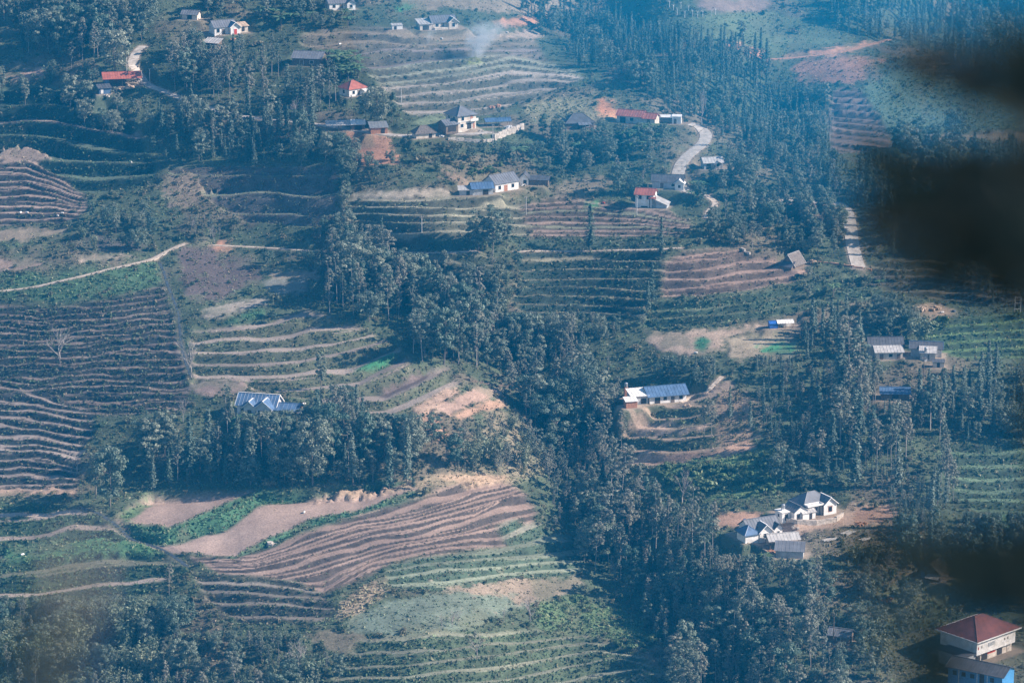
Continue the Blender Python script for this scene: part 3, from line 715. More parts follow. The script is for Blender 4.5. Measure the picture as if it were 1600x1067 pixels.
for name, label, A, width, mat, th, cat in ROADS:
    n = len(A)
    T = np.gradient(A[:, :2], axis=0); T /= np.linalg.norm(T, axis=1)[:, None] + 1e-9
    N = np.stack([-T[:, 1], T[:, 0]], 1)
    wv = width / 2 * (1 + .12 * (vnoise(np.arange(n) * .4, np.zeros(n) + len(label), 4) - .5)) if mat == 'path' else np.full(n, width / 2)
    zz = A[:, 2] + .04 - (.08 if mat == 'water' else 0)
    Lf = np.column_stack([A[:, :2] + N * wv[:, None], zz]); Rt = np.column_stack([A[:, :2] - N * wv[:, None], zz])
    Lb = Lf - [0, 0, .5]; Rb = Rt - [0, 0, .5]
    VV_ = np.stack([Lb, Lf, Rt, Rb], 1).reshape(-1, 3)
    FF = []
    for i in range(n - 1):
        for j in range(3):
            FF.append((i * 4 + j, i * 4 + j + 1, (i + 1) * 4 + j + 1, (i + 1) * 4 + j))
    o = link(name, mesh_np(name, VV_, FF, [M[mat]], smooth=False))
    tag(o, label, cat, kind='structure')

# the lip of the hill the viewer stands on: below the frame, it carries the near tree
gx, gy = np.meshgrid(np.linspace(-16, 22, 40), np.linspace(-14, 26, 40))
gz = CAM_Z - 3.2 - np.where(gy > 2, (gy - 2) * .85, 0) + (fbm(gx / 3, gy / 3, 77) - .5) * .8
ii = np.arange(1600).reshape(40, 40)
me = mesh_np('viewpoint_slope', np.stack([gx, gy, gz], -1).reshape(-1, 3), np.stack([ii[:-1, :-1], ii[:-1, 1:], ii[1:, 1:], ii[1:, :-1]], -1).reshape(-1, 4), [M['ground']], smooth=True)
set_col(me, np.tile(SCRUB, (1600, 1)))
tag(link('viewpoint_slope', me), kind='structure')
# ------------------------------------------------------------------ plants: meshes made of many small leaf faces
M['conifer'] = mat_leaf('conifer_needles', (.065, .11, .088), (.15, .19, .15), .6, .12)
M['broad'] = mat_leaf('broadleaf_leaves', (.085, .14, .105), (.22, .245, .185), .5, .22)
M['slender'] = mat_leaf('slender_tree_leaves', (.11, .155, .12), (.27, .265, .21), .5, .22)
M['bamboo'] = mat_leaf('bamboo_leaves', (.14, .185, .12), (.22, .245, .16), .5, .25)
M['banana'] = mat_leaf('banana_leaves', (.09, .17, .08), (.16, .22, .11), .35, .3)
M['bush'] = mat_leaf('shrub_leaves', (.08, .125, .07), (.21, .19, .12), .55, .25)
M['lush'] = mat_leaf('bright_shrub_leaves', (.10, .175, .075), (.16, .21, .10), .5, .3)

def leaf_quads(C, Nrm, size, r_, elong=1.5):
    """one quad per centre, lying across its normal"""
    n = len(C)
    a = r_.normal(size=(n, 3)); N = Nrm / (np.linalg.norm(Nrm, axis=1)[:, None] + 1e-9)
    t = a - (a * N).sum(1)[:, None] * N; t /= np.linalg.norm(t, axis=1)[:, None] + 1e-9
    b = np.cross(N, t)
    s = (np.asarray(size) * r_.uniform(.6, 1.3, n))[:, None]
    t = t * s * elong * .5; b = b * s * .5
    Vq = np.stack([C - t, C - b * .9, C + t, C + b * .9], 1).reshape(-1, 3)      # a diamond
    return Vq, np.arange(4 * n).reshape(-1, 4)

def blob_crown(blobs, per, size, r_, squash=.8):
    Cs, Ns = [], []
    for (c, rad) in blobs:
        d = r_.normal(size=(per, 3)); d /= np.linalg.norm(d, axis=1)[:, None]
        d[:, 2] = np.where(d[:, 2] < -.3, -d[:, 2] * .5, d[:, 2])
        rr = rad * r_.uniform(.55, 1.08, per)
        Cs.append(np.array(c) + d * rr[:, None] * [1, 1, squash]); Ns.append(d + r_.normal(size=(per, 3)) * .33)
    return leaf_quads(np.concatenate(Cs), np.concatenate(Ns), size, r_)

def limb_tubes(r_, h, r0, n_limb, spread, lo=.35, k=5):
    mb = MB()
    lean = r_.normal(size=2) * .03 * h
    top = (lean[0], lean[1], h * .9)
    mid = (lean[0] * .3 + r_.normal() * .1, lean[1] * .3, h * .45)
    mb.tube([(0, 0, -.6), (0, 0, .3), mid, top], r0, r0 * .25, k)
    ends = []
    for i in range(n_limb):
        a = i * 2.4 + r_.uniform(0, 1); z0 = h * r_.uniform(lo, .72); L = spread * r_.uniform(.6, 1.0)
        f = z0 / h
        s = Vector((mid[0] * f, mid[1] * f, z0))
        e = (s.x + math.cos(a) * L, s.y + math.sin(a) * L, z0 + L * r_.uniform(.5, 1.1))
        m_ = (s.x + math.cos(a) * L * .5, s.y + math.sin(a) * L * .5, z0 + L * .3)
        mb.tube([tuple(s), m_, e], r0 * .42, r0 * .12, 4)
        ends.append(e)
    return mb, ends, top

def arrays(mb):
    """triangulated arrays of an MB"""
    F = []
    for f in mb.f:
        for i in range(1, len(f) - 1): F.append((f[0], f[i], f[i + 1]))
    return np.array(mb.v), np.array(F)

def p_broad(seed, h=11., r=3.6, nb=30, per=120):
    r_ = np.random.default_rng(seed)
    mb, ends, top = limb_tubes(r_, h, .2, 5, r * .7)
    blobs = [(np.array(e) + r_.normal(size=3) * .3, r * r_.uniform(.28, .42)) for e in ends]
    for i in range(nb):
        z = r_.uniform(.22, .97); prof = math.sin(min(1, (z - .12) / .88) * math.pi * .86) ** .7
        a = r_.uniform(0, 6.283); d = r * prof * math.sqrt(r_.uniform(.1, 1)) * .85
        blobs.append((np.array((math.cos(a) * d + top[0] * z, math.sin(a) * d + top[1] * z, z * h)), r * r_.uniform(.2, .4)))
    return mb, blob_crown(blobs, per, .29, r_)

def p_slender(seed, h=15., r=2.5, nb=34, per=74):
    r_ = np.random.default_rng(seed)
    mb, ends, top = limb_tubes(r_, h, .17, 7, r * .8, lo=.4)
    blobs = [(np.array(e), r * r_.uniform(.22, .36)) for e in ends]
    for i in range(nb):
        z = r_.uniform(.4, 1.0); prof = math.sin(min(1, (z - .3) / .72) * math.pi * .92) ** .8
        a = r_.uniform(0, 6.283); d = r * prof * r_.uniform(.2, 1.0)
        blobs.append((np.array((math.cos(a) * d + top[0] * z, math.sin(a) * d + top[1] * z, z * h)), r * r_.uniform(.16, .34)))
    return mb, blob_crown(blobs, per, .25, r_, .9)

def p_conifer(seed, h=13., r=1.9):
    r_ = np.random.default_rng(seed)
    mb = MB(); mb.tube([(0, 0, -.6), (r_.normal() * .08, r_.normal() * .08, h * .5), (0, 0, h * .98)], .16, .03, 5)
    C, N, S = [], [], []
    z = h * r_.uniform(.10, .2)
    while z < h * .985:
        t = z / h; rad = r * (1 - t) ** .75 * r_.uniform(.75, 1.15) + .12
        nbr = 7 if t < .8 else 5
        for b in range(nbr):
            if r_.uniform() < .12: continue
            a = b * 6.283 / nbr + r_.uniform(0, 1.0); L = rad * r_.uniform(.65, 1.15); m_ = max(3, int(L * 4.2))
            for q in range(m_):
                s = (q + .6) / m_
                p = np.array((math.cos(a) * L * s, math.sin(a) * L * s, z + .25 * L * s - .42 * L * s * s + r_.normal() * .08))
                C.append(p + r_.normal(size=3) * .09); N.append((math.cos(a) * .5 + r_.normal() * .5, math.sin(a) * .5 + r_.normal() * .5, .9)); S.append(.5 * (1.1 - .4 * s))
        z += h * .028 * r_.uniform(.8, 1.3)
    return mb, leaf_quads(np.array(C), np.array(N), np.array(S), r_, 1.7)

def p_bamboo(seed, h=9., nc=26):
    r_ = np.random.default_rng(seed)
    mb = MB(); C, N = [], []
    for i in range(nc):
        a = r_.uniform(0, 6.283); b = r_.uniform(0, .7); lean = r_.uniform(.12, .42); hh = h * r_.uniform(.65, 1.05)
        pts = []
        for q in range(6):
            s = q / 5
            d = b + hh * lean * s * s
            pts.append((math.cos(a) * d, math.sin(a) * d, -.3 + hh * (s - .22 * s ** 3 * lean * 2)))
        mb.tube(pts, .045, .012, 3)
        for q in range(34):
            s = r_.uniform(.3, 1.0)
            k_ = min(4, int(s * 5)); f = s * 5 - k_
            p = np.array(pts[k_]) * (1 - f) + np.array(pts[k_ + 1]) * f
            C.append(p + r_.normal(size=3) * .38 * (.6 + s * .6)); N.append(r_.normal(size=3) + np.array((math.cos(a) * .6, math.sin(a) * .6, .7)))
    return mb, leaf_quads(np.array(C), np.array(N), .38, r_, 2.2)

def p_bare(seed, h=9., spread=.34, pale=True):
    r_ = np.random.default_rng(seed)
    mb = MB(); tw = MB()
    def grow(p, d, L, rad, lev):
        e = p + d * L; m_ = p + d * L * .5 + Vector(r_.normal(size=3) * L * .05)
        (mb if lev == 0 else tw).tube([tuple(p), tuple(m_), tuple(e)], rad, rad * .6, 5 if lev < 2 else 3)
        if lev >= 4: return
        for i in range(3 if lev else 6):
            nd = (d + Vector(r_.normal(size=3) * spread) + Vector((0, 0, .25))).normalized()
            grow(p + d * L * r_.uniform(.55, 1.0), nd, L * r_.uniform(.52, .8), rad * .5, lev + 1)
    grow(Vector((0, 0, -.4)), Vector((r_.normal() * .06, r_.normal() * .06, 1)).normalized(), h * .36, .14, 0)
    return mb, arrays(tw)

def p_bush(seed, r=1.3, nb=9, per=34):
    r_ = np.random.default_rng(seed)
    mb = MB()
    for i in range(4):
        a = r_.uniform(0, 6.28); mb.tube([(0, 0, -.3), (math.cos(a) * r * .3, math.sin(a) * r * .3, r * .7)], .04, .015, 3)
    blobs = [(np.array((r_.normal() * r * .42, r_.normal() * r * .42, r * r_.uniform(.2, 1.0))), r * r_.uniform(.26, .5)) for _ in range(nb)]
    return mb, blob_crown(blobs, per, .34, r_)

def p_banana(seed, h=3.4, nl=9):
    r_ = np.random.default_rng(seed)
    mb = MB(); mb.tube([(0, 0, -.3), (0, 0, h * .55)], .14, .09, 6)
    Vs, Fs = [], []
    for i in range(nl):
        a = i * 2.4 + r_.uniform(0, .6); L = h * r_.uniform(.55, .8); up = r_.uniform(.5, 1.15); wd = L * .16
        b0 = len(Vs)
        for q in range(6):
            s = q / 5
            x = L * s * (1.0 - .25 * up * (1 - s)); z = h * .52 + L * (up * s - (.35 + .55 * up) * s * s)
            ww = wd * (math.sin(min(1, s * 1.05 + .08) * math.pi) ** .6 + .03)
            for sg in (-1, 0, 1):
                Vs.append((math.cos(a) * x - math.sin(a) * ww * sg, math.sin(a) * x + math.cos(a) * ww * sg, z - abs(sg) * ww * .35))
        for q in range(5):
            for sg in range(2):
                o_ = b0 + q * 3 + sg; Fs.append((o_, o_ + 1, o_ + 4, o_ + 3))
    return mb, (np.array(Vs), np.array(Fs))

PROTO = {}      # kind -> list of (trunk mesh, crown mesh, joined mesh, height, radius)
def proto(kind, mbs, leafmat, barkmat, crown_name, trunk_name='trunk'):
    L = []
    for mb, (V_, F_) in mbs:
        tm = mb.mesh(trunk_name, barkmat)
        cm = mesh_np(crown_name, V_, F_, [leafmat])
        tv, tf = arrays(mb)
        if F_.shape[1] == 4: F3 = np.concatenate([F_[:, [0, 1, 2]], F_[:, [0, 2, 3]]])
        else: F3 = F_
        jm = mesh_np(kind + '_whole', np.concatenate([tv, V_]), np.concatenate([tf, F3 + len(tv)]), [barkmat, leafmat], np.concatenate([np.zeros(len(tf)), np.ones(len(F3))]))
        L.append((tm, cm, jm, float(V_[:, 2].max()), float(np.abs(V_[:, :2]).max())))
    PROTO[kind] = L
proto('conifer_tree', [p_conifer(100 + i, 12 + i % 3, 1.7 + .2 * (i % 4)) for i in range(6)], M['conifer'], M['bark'], 'crown')
proto('broadleaf_tree', [p_broad(200 + i, 10 + i % 3, (2.2, 2.7, 3.3, 4.1)[i % 4]) for i in range(7)], M['broad'], M['bark'], 'crown')
proto('slender_tree', [p_slender(300 + i, 14 + i % 3, 1.8 + .3 * (i % 3)) for i in range(6)], M['slender'], M['bark_pale'], 'crown')
proto('bamboo_clump', [p_bamboo(400 + i) for i in range(4)], M['bamboo'], M['bamboo'], 'foliage', 'culms')
proto('bare_tree', [p_bare(500 + i) for i in range(5)], M['bark_pale'], M['bark_pale'], 'branches')
proto('banana_plant', [p_banana(600 + i) for i in range(4)], M['banana'], M['bark'], 'leaves', 'stem')
proto('shrub', [p_bush(700 + i) for i in range(6)], M['bush'], M['bark'], 'foliage', 'stems')
proto('lush_shrub', [p_bush(750 + i) for i in range(4)], M['lush'], M['bark'], 'foliage', 'stems')

# ------------------------------------------------------------------ where they stand
SHOWN = []        # parts of the picture that trees in front must not cover: (u0, u1, v0, v1)
def keep(u0, u1, v0, v1): SHOWN.append((u0, u1, v0, v1))
for k_, (u, v, a, w_, d_) in HS.items():
    s = FPX / math.hypot(HP[k_].y, 300) ; hw = w_ * .5 * s * .8
    keep(u - hw, u + hw, v - 10, v + (2 if k_ != 'h26' else -4))
for r_ in [(560,880,60,178),(470,620,50,80),(860,1075,310,372),(640,840,176,222),(815,1030,398,488),(1035,1240,390,462),(1010,1250,512,556),(545,700,295,350),(270,520,264,336),(405,495,420,440),(305,420,468,495),(440,640,505,600),(590,790,578,645),
           (190,340,768,812),(270,640,762,850),(300,820,775,925),(600,905,830,922),(560,900,925,985),(640,960,1000,1060),(0,140,255,345),(0,285,480,640),(0,120,640,760),(0,260,800,930),(300,525,890,985),(480,660,985,1018),(1015,1170,660,682),(1000,1170,705,722),(1055,1105,195,285),
           (1320,1345,330,418),(1300,1388,150,232),(1205,1370,68,130),(0,240,210,280),(1130,1310,770,865),(0,285,395,456),(1480,1600,500,530),(1490,1600,705,800),(205,265,75,150),(335,505,380,392),(1200,1245,500,515),(970,1075,600,640),(1440,1600,960,1067),(280,420,475,600),(845,1000,945,1000)]:
    keep(*r_)

from math import hypot
GRID = {}
def near(x, y, dmin):
    c = 4.0; k_ = (int(x // c), int(y // c)); n = int(dmin // c) + 1
    for i in range(k_[0] - n, k_[0] + n + 1):
        for j in range(k_[1] - n, k_[1] + n + 1):
            for (a, b) in GRID.get((i, j), ()):
                if hypot(a - x, b - y) < dmin: return True
    return False
def mark(x, y): GRID.setdefault((int(x // 4), int(y // 4)), []).append((x, y))

def on_site(x, y, m=1.0):
    for p, a, w_, d_ in SITES:
        dx, dy = x - p.x, y - p.y
        if abs(dx) > 14 or abs(dy) > 14: continue
        lx = dx * math.cos(a) + dy * math.sin(a); ly = -dx * math.sin(a) + dy * math.cos(a)
        if abs(lx) < w_ / 2 + m and abs(ly) < d_ / 2 + m: return True
    return False
RP = np.concatenate([A[:, :2] for _, _, A, _, _, _, _ in ROADS])
def on_road(x, y, m=3.0): return bool(((RP[:, 0] - x) ** 2 + (RP[:, 1] - y) ** 2).min() < m * m)

PLANTS = []   # dict(kind, proto index, x, y, z, scale, rz, u, v, where, group)
def plant(kind, u, v, h, where, group, pi=None, force=False, dmin=None):
    y = float(np.exp(lnY_at(u, v))); x = y * (u - 800) / FPX / float(ray_y(v)); z = float(bil(GZ, u, v))
    if kind == 'banana_plant': h = min(h, 4.8)
    if not force:                               # heights cut here so tree shadows leave the ground to the left sunlit
        if 1165 < u < 1300 and 560 < v < 725: h = min(h, 6.5)
        if 1300 < u < 1450 and 735 < v < 860: h = min(h, 4.5)
        if 985 < u < 1130 and 880 < v < 1030: h = min(h, 8.0)
        if 840 < u < 935 and 700 < v < 880: h = min(h, 9.0)
    if not force and (on_site(x, y) or on_road(x, y, 2.6)): return None
    L = PROTO[kind]; pi = rng.integers(len(L)) if pi is None else pi
    pu, pv = proj(x, y, z); s = FPX / (y * CP - (z - CAM_Z) * SP)
    if not force:
        hw = L[pi][4] / L[pi][3] * h * s * .75
        for (u0, u1, v0, v1) in SHOWN:
            if pu + hw < u0 or pu - hw > u1: continue
            if v0 - 2 < pv <= v1 and u0 < pu < u1: return None
            if pv > v1:
                hm = (pv - v1 + 2) / s
                if h > hm: h = hm
            elif pv > v0 and (u0 - hw < pu < u1 + hw): h = min(h, max(2.0, (pv - v0) / s + 3))
        if h < 2.2 and kind not in ('shrub', 'lush_shrub', 'banana_plant'): return None
        if h < .7: return None
    dm = dmin if dmin is not None else min(2.8, .16 * h + .6) * (1.5 if kind == 'bamboo_clump' else 1.0)
    if not force and near(x, y, dm): return None
    mark(x, y)
    PLANTS.append(dict(kind=kind, pi=int(pi), x=x, y=y, z=z, s=h / L[pi][3], rz=rng.uniform(0, 6.283), u=pu, v=pv, hp=h * s, where=where, group=group))
    return PLANTS[-1]

def grove(poly, mix, gap, hr, where, group):
    """scatter trees over a patch; mix = {kind: weight}; gap = mean distance in picture pixels along the slope"""
    us = [p[0] for p in poly]; vs = [p[1] for p in poly]
    A = (max(us) - min(us)) * (max(vs) - min(vs)); n = int(A / (gap * gap * .55))
    ks = list(mix); ws = np.array([mix[k_] for k_ in ks], float); ws /= ws.sum()
    U = rng.uniform(min(us), max(us), n); V_ = rng.uniform(min(vs), max(vs), n)
    ok = in_poly(U, V_, poly)
    for u, v in zip(U[ok], V_[ok]):
        if gap > 9 and vnoise(u / 34, v / 22, 321) < .26: continue
        u = u + rng.normal() * 7; v = v + rng.normal() * 4
        c = vnoise(u / 45, v / 30, 123)
        kd = ks[int(np.searchsorted(np.cumsum(ws), (c * .5 + rng.uniform() * .5) * .999))]
        plant(kd, u, v, (hr[0] * .7 + (hr[1] * 1.15 - hr[0] * .7) * rng.uniform() ** 1.25), where, group)

# solitary trees first: kind, u, v, height, where
SOLO = [('bare_tree',94,570,13,'standing alone on the brown terraces at the left'),('bare_tree',299,590,13,'at the lower end of the narrow channel'),('bare_tree',286,662,9,'beside the dark grove left of the blue roofed house'),
 ('bare_tree',828,976,10,'at the edge of the tan field near the bottom'),('bare_tree',745,1028,9,'on the bottom terraces with a white trunk'),('bare_tree',1012,800,12,'in the ravine left of the two white houses'),('bare_tree',1066,785,11,'above the ravine left of the grey roofed house'),
 ('bare_tree',690,982,5,'in the row of thin saplings on the green field, leftmost'),('bare_tree',706,980,6,'in the row of thin saplings on the green field, middle'),('bare_tree',715,976,5,'in the row of thin saplings on the green field, rightmost'),('bare_tree',787,972,5,'right of the row of thin saplings'),
 ('bare_tree',334,378,7,'on the slope where the two paths meet'),('bare_tree',466,1055,11,'in the dark trees at the bottom left'),('bare_tree',50,1035,8,'in the bottom left corner'),('bare_tree',1388,895,7,'below the timber yard of the white house'),('bare_tree',150,772,10,'against the round dark tree left of the stubble field'),
 ('bare_tree',1097,195,13,'behind the bend of the concrete road'),('bare_tree',1296,225,16,'beside the far brown plot at the upper right'),('bare_tree',463,193,11,'among the trees above the lane'),('bare_tree',1150,1060,9,'in the ravine trees at the bottom'),('bare_tree',770,565,8,'at the foot of the central wood'),
 ('conifer_tree',597,405,15,'standing dark and narrow where the thin path meets the central wood'),('conifer_tree',922,392,17,'on the path in the centre'),('conifer_tree',1033,398,14,'at the corner of the brown field in the centre'),('conifer_tree',1018,470,14,'down the edge between dark and green terraces'),('conifer_tree',1012,486,11,'lowest on the edge between dark and green terraces'),
 ('conifer_tree',1140,655,12,'on the scrubby bank right of the knoll fields'),('conifer_tree',1172,672,10,'at the right end of the knoll fields'),('slender_tree',1100,680,13,'with a round crown on the small field below the white farmhouse'),('slender_tree',1112,678,12,'right of the round crowned one below the white farmhouse'),
 ('broadleaf_tree',502,606,12,'alone with a dark crown above the house with blue roofs'),('broadleaf_tree',1043,372,4,'small and dark at the right tip of the brown field'),('broadleaf_tree',770,398,18,'tall and broad standing over the central path'),('broadleaf_tree',748,388,14,'left of the tall broad one over the central path'),('broadleaf_tree',792,386,13,'right of the tall broad one over the central path'),
 ('slender_tree',515,478,18,'pale and round topped at the left end of the central wood'),('slender_tree',537,470,15,'pale beside the round topped one of the central wood'),('broadleaf_tree',545,392,16,'pale and feathery at the top of the central wood'),('broadleaf_tree',172,792,20,'large and round left of the stubble field'),('broadleaf_tree',150,778,15,'on the left flank of the large round one by the stubble field'),
 ('broadleaf_tree',590,196,15,'large and bright below the small red roofed house'),('broadleaf_tree',612,192,12,'right of the large bright one below the small red roofed house'),('broadleaf_tree',572,190,12,'left of the large bright one below the small red roofed house'),
 ('broadleaf_tree',110,168,14,'dark and round on the shaded steps at the upper left'),('broadleaf_tree',136,160,11,'right of the dark round one on the shaded steps'),('slender_tree',335,238,13,'round topped below the lane in the left'),('slender_tree',970,905,17,'tall with a white trunk in the lower ravine'),('broadleaf_tree',985,915,13,'behind the white trunked one in the lower ravine'),
 ('conifer_tree',1276,700,20,'tallest on the bank behind the white house'),('conifer_tree',1336,765,20,'with a pale trunk right of the white house'),('conifer_tree',1402,764,17,'tall at the edge of the red yard right of the white house'),('conifer_tree',608,762,21,'tall and narrow above the green hedge'),('conifer_tree',636,757,20,'at the right end of the dark grove above the green hedge'),
 ('broadleaf_tree',712,735,13,'round and dark right of the dark grove'),('broadleaf_tree',675,700,11,'small crowned on the red bank'),('slender_tree',945,745,14,'pink grey and thin in the upper ravine'),('slender_tree',838,735,14,'pale in the ravine above the brown terraces')]
for kd, u, v, h, wh in SOLO: plant(kd, u, v, h, wh, None, force=True)
CN, BR, SN, BB, BN = 'conifer_tree', 'broadleaf_tree', 'slender_tree', 'bamboo_clump', 'banana_plant'
GROVES = [
 ([(480,395),(560,372),(620,440),(700,480),(800,520),(845,590),(770,605),(650,560),(600,515),(500,475)], {BR:4,SN:3,CN:1}, 11.5, (11,18), 'in the central wood', 'trees of the central wood'),
 ([(235,690),(330,692),(420,665),(500,650),(560,640),(640,690),(645,758),(540,772),(390,776),(230,772)], {BR:4,CN:2,SN:3}, 11, (8,20), 'in the dark grove below the house with blue roofs', 'trees of the dark grove above the stubble fields'),
 ([(250,185),(360,195),(480,205),(535,225),(530,259),(262,262)], {BR:3,CN:3}, 13, (9,14), 'in the dark belt below the lane', 'trees of the dark belt below the lane'),
 ([(235,55),(330,82),(420,110),(470,112),(525,150),(540,190),(460,188),(400,178),(290,148),(245,120)], {CN:3,SN:3,BR:2}, 13, (9,16), 'in the wood between the lane and the upper farm', 'trees above the lane'),
 ([(0,-5),(230,-5),(225,55),(205,92),(190,112),(70,100),(0,70)], {BR:3,SN:2,CN:1}, 14, (11,18), 'in the wood at the top left corner', 'trees of the top left wood'),
 ([(-60,100),(60,120),(150,110),(150,165),(60,170),(-60,160)], {BR:3,BB:1}, 20, (6,10), 'on the shaded steps at the upper left', 'trees on the shaded steps'),
 ([(140,180),(240,165),(262,230),(240,262),(150,218)], {BR:4,SN:1}, 14, (6,11), 'on the bank below the red roofed barn', 'trees below the red roofed barn'),
 ([(280,300),(350,295),(372,370),(300,382),(262,345)], {BR:2,SN:2,'bare_tree':1}, 15, (7,12), 'on the dry slope where the paths meet', 'trees on the dry slope'),
 ([(800,520),(900,545),(965,595),(965,640),(958,740),(870,760),(850,680),(800,620)], {BR:3,SN:4,CN:1}, 12.5, (7,16), 'in the upper ravine', 'trees of the upper ravine'),
 ([(850,740),(960,740),(1010,800),(1090,850),(1150,880),(1180,960),(1020,960),(940,900),(880,850)], {BR:4,SN:3,CN:1,BB:1}, 12.5, (7,17), 'in the ravine left of the two white houses', 'trees of the lower ravine'),
 ([(1000,930),(1130,880),(1260,900),(1300,990),(1320,1110),(1060,1110),(1020,1010)], {BR:4,SN:4,CN:2}, 12.5, (7,17), 'in the big wood at the bottom', 'trees of the big wood at the bottom'),
 ([(1200,560),(1350,600),(1430,650),(1480,690),(1490,790),(1430,860),(1400,800),(1330,745),(1240,720),(1190,660)], {CN:4,SN:3,BR:2}, 14.5, (8,19), 'in the tall stand above the white house', 'tall conifers right of centre'),
 ([(1420,640),(1500,600),(1660,580),(1660,690),(1500,695)], {BR:3,CN:3}, 15, (8,14), 'in the shade at the right edge', 'trees at the right edge'),
 ([(1400,830),(1480,800),(1660,820),(1660,960),(1540,950),(1490,900),(1420,880)], {BR:3,CN:2}, 15, (8,13), 'in the shade above the red roofed hall', 'trees above the red roofed hall'),
 ([(1020,556),(1110,560),(1150,575),(1110,600),(1060,600),(1010,590)], {BR:3,CN:2}, 13, (8,12), 'behind the white farmhouse on the knoll', 'trees behind the knoll farmhouse'),
 ([(1250,520),(1340,505),(1350,560),(1270,570),(1180,585),(1180,565)], {CN:3,BR:2}, 14, (8,13), 'left of the long grey roofed house', 'trees left of the long grey roof'),
 ([(-60,945),(140,940),(250,915),(330,965),(480,985),(520,1020),(540,1110),(-60,1110)], {BR:4,BB:3,SN:3}, 15, (4,11), 'in the dark wood at the bottom left', 'trees of the bottom left wood'),
 ([(820,15),(920,20),(1010,62),(1150,72),(1210,98),(1240,140),(1290,150),(1295,232),(1345,320),(1300,300),(1230,275),(1120,205),(1060,185),(1010,150),(940,110),(880,95),(850,60)], {CN:6,BR:2,SN:2}, 8.5, (5,10), 'in the conifer wood across the far ravine', 'conifers across the far ravine'),
 ([(1265,-30),(1680,-30),(1680,160),(1590,140),(1500,108),(1400,66),(1310,45)], {CN:6,BR:2,SN:1}, 9.5, (6,12), 'in the blue wood at the top right', 'conifers of the top right wood'),
 ([(930,215),(1045,210),(1050,262),(980,272),(880,262),(850,215)], {BR:4,CN:1,BN:1}, 16, (4,9), 'below the longhouse with the red roof', 'trees below the red longhouse'),
 ([(925,290),(1000,285),(1005,322),(930,322)], {SN:3,BR:2}, 13, (6,10), 'left of the white house with the red roof', 'trees left of the red and white house'),
 ([(1070,300),(1180,290),(1290,300),(1300,345),(1310,400),(1200,400),(1130,380),(1090,350)], {BR:4,SN:2}, 16, (6,11), 'on the slope below the road bend', 'trees below the road bend'),
 ([(1120,230),(1200,235),(1240,290),(1150,285)], {BR:2,SN:1}, 17, (4,8), 'right of the small hut', 'trees by the small hut'),
 ([(1350,240),(1660,235),(1660,400),(1400,395),(1345,330)], {CN:3,BR:3}, 14, (8,14), 'in the shaded hollow on the right', 'trees of the shaded hollow'),
 ([(1380,470),(1430,500),(1440,540),(1400,540),(1350,520)], {BR:3,BB:1}, 16, (5,9), 'behind the long grey roof', 'trees behind the long grey roof'),
 ([(630,222),(690,220),(800,222),(860,225),(830,265),(700,262),(640,256)], {BR:4,BB:1,BN:1}, 15, (3.5,7), 'below the two storey house', 'trees below the two storey house'),
 ([(415,5),(500,0),(510,30),(560,35),(560,45),(470,48),(415,40)], {BN:2,BR:3}, 13, (5,9), 'below the topmost house', 'trees below the topmost house'),
 ([(700,650),(760,640),(860,650),(850,740),(790,752),(700,742)], {BB:2,SN:2,BR:1}, 17, (5,10), 'on the pale bank beside the red field', 'trees on the pale bank'),
 ([(1195,715),(1310,715),(1318,768),(1230,775),(1200,765)], {BR:3,CN:1}, 15, (8,12), 'behind the white house', 'trees behind the white house'),
 ([(540,235),(620,245),(640,290),(545,292)], {BR:2,BB:1,BN:1}, 16, (4,7), 'on the red bank below the long shed', 'trees on the red bank'),
 ([(505,60),(560,80),(600,112),(590,130),(520,118)], {BN:6,BR:2}, 11, (4,6.5), 'above the small red roofed house', 'banana grove above the small red roofed house'),
 ([(660,178),(645,185),(700,196),(660,200),(630,196)], {BN:5,BR:1}, 12, (4,6), 'beside the two storey house', 'banana plants beside the two storey house'),
 ([(1060,290),(1110,285),(1110,320),(1070,325)], {BN:4,BR:2}, 12, (4,6), 'right of the red and white house', 'banana plants right of the red and white house'),
 ([(985,205),(1040,205),(1040,225),(985,225)], {BN:4,BR:1}, 12, (4,6), 'below the red longhouse', 'banana plants below the red longhouse'),
 ([(68,412),(112,408),(112,432),(70,436)], {BN:5,BR:2}, 10, (4.5,7), 'above the pale path on the left', 'banana plants above the pale path'),
 ([(1180,868),(1205,865),(1210,885),(1185,885)], {BN:4}, 9, (4,6), 'below the grey roofed house', 'banana plants below the grey roofed house'),
 ([(370,660),(400,668),(400,680),(365,675)], {BN:3,BR:1}, 9, (4,6), 'in front of the house with blue roofs', 'banana plants before the house with blue roofs'),
 ([(0,-30),(300,-30),(330,30),(420,35),(420,-30)], {BR:2,SN:1}, 17, (8,12), 'along the top edge', 'trees along the top edge'),
 ([(100,350),(240,345),(250,390),(150,392)], {BR:2,BB:1}, 17, (4,8), 'on the brushy bank above the pale path', 'trees on the brushy bank'),
 ([(1480,430),(1660,430),(1660,480),(1520,478)], {CN:2,BR:2}, 18, (6,11), 'near the steel frame at the right', 'trees near the steel frame'),
 ([(1340,880),(1440,930),(1420,960),(1330,940)], {BR:2,BB:1}, 19, (4,8), 'around the small thatched hut', 'trees around the thatched hut'),
 ([(1330,960),(1400,990),(1380,1060),(1330,1060)], {BR:3,BB:2}, 14, (5,9), 'left of the red roofed hall', 'trees left of the red roofed hall'),
]
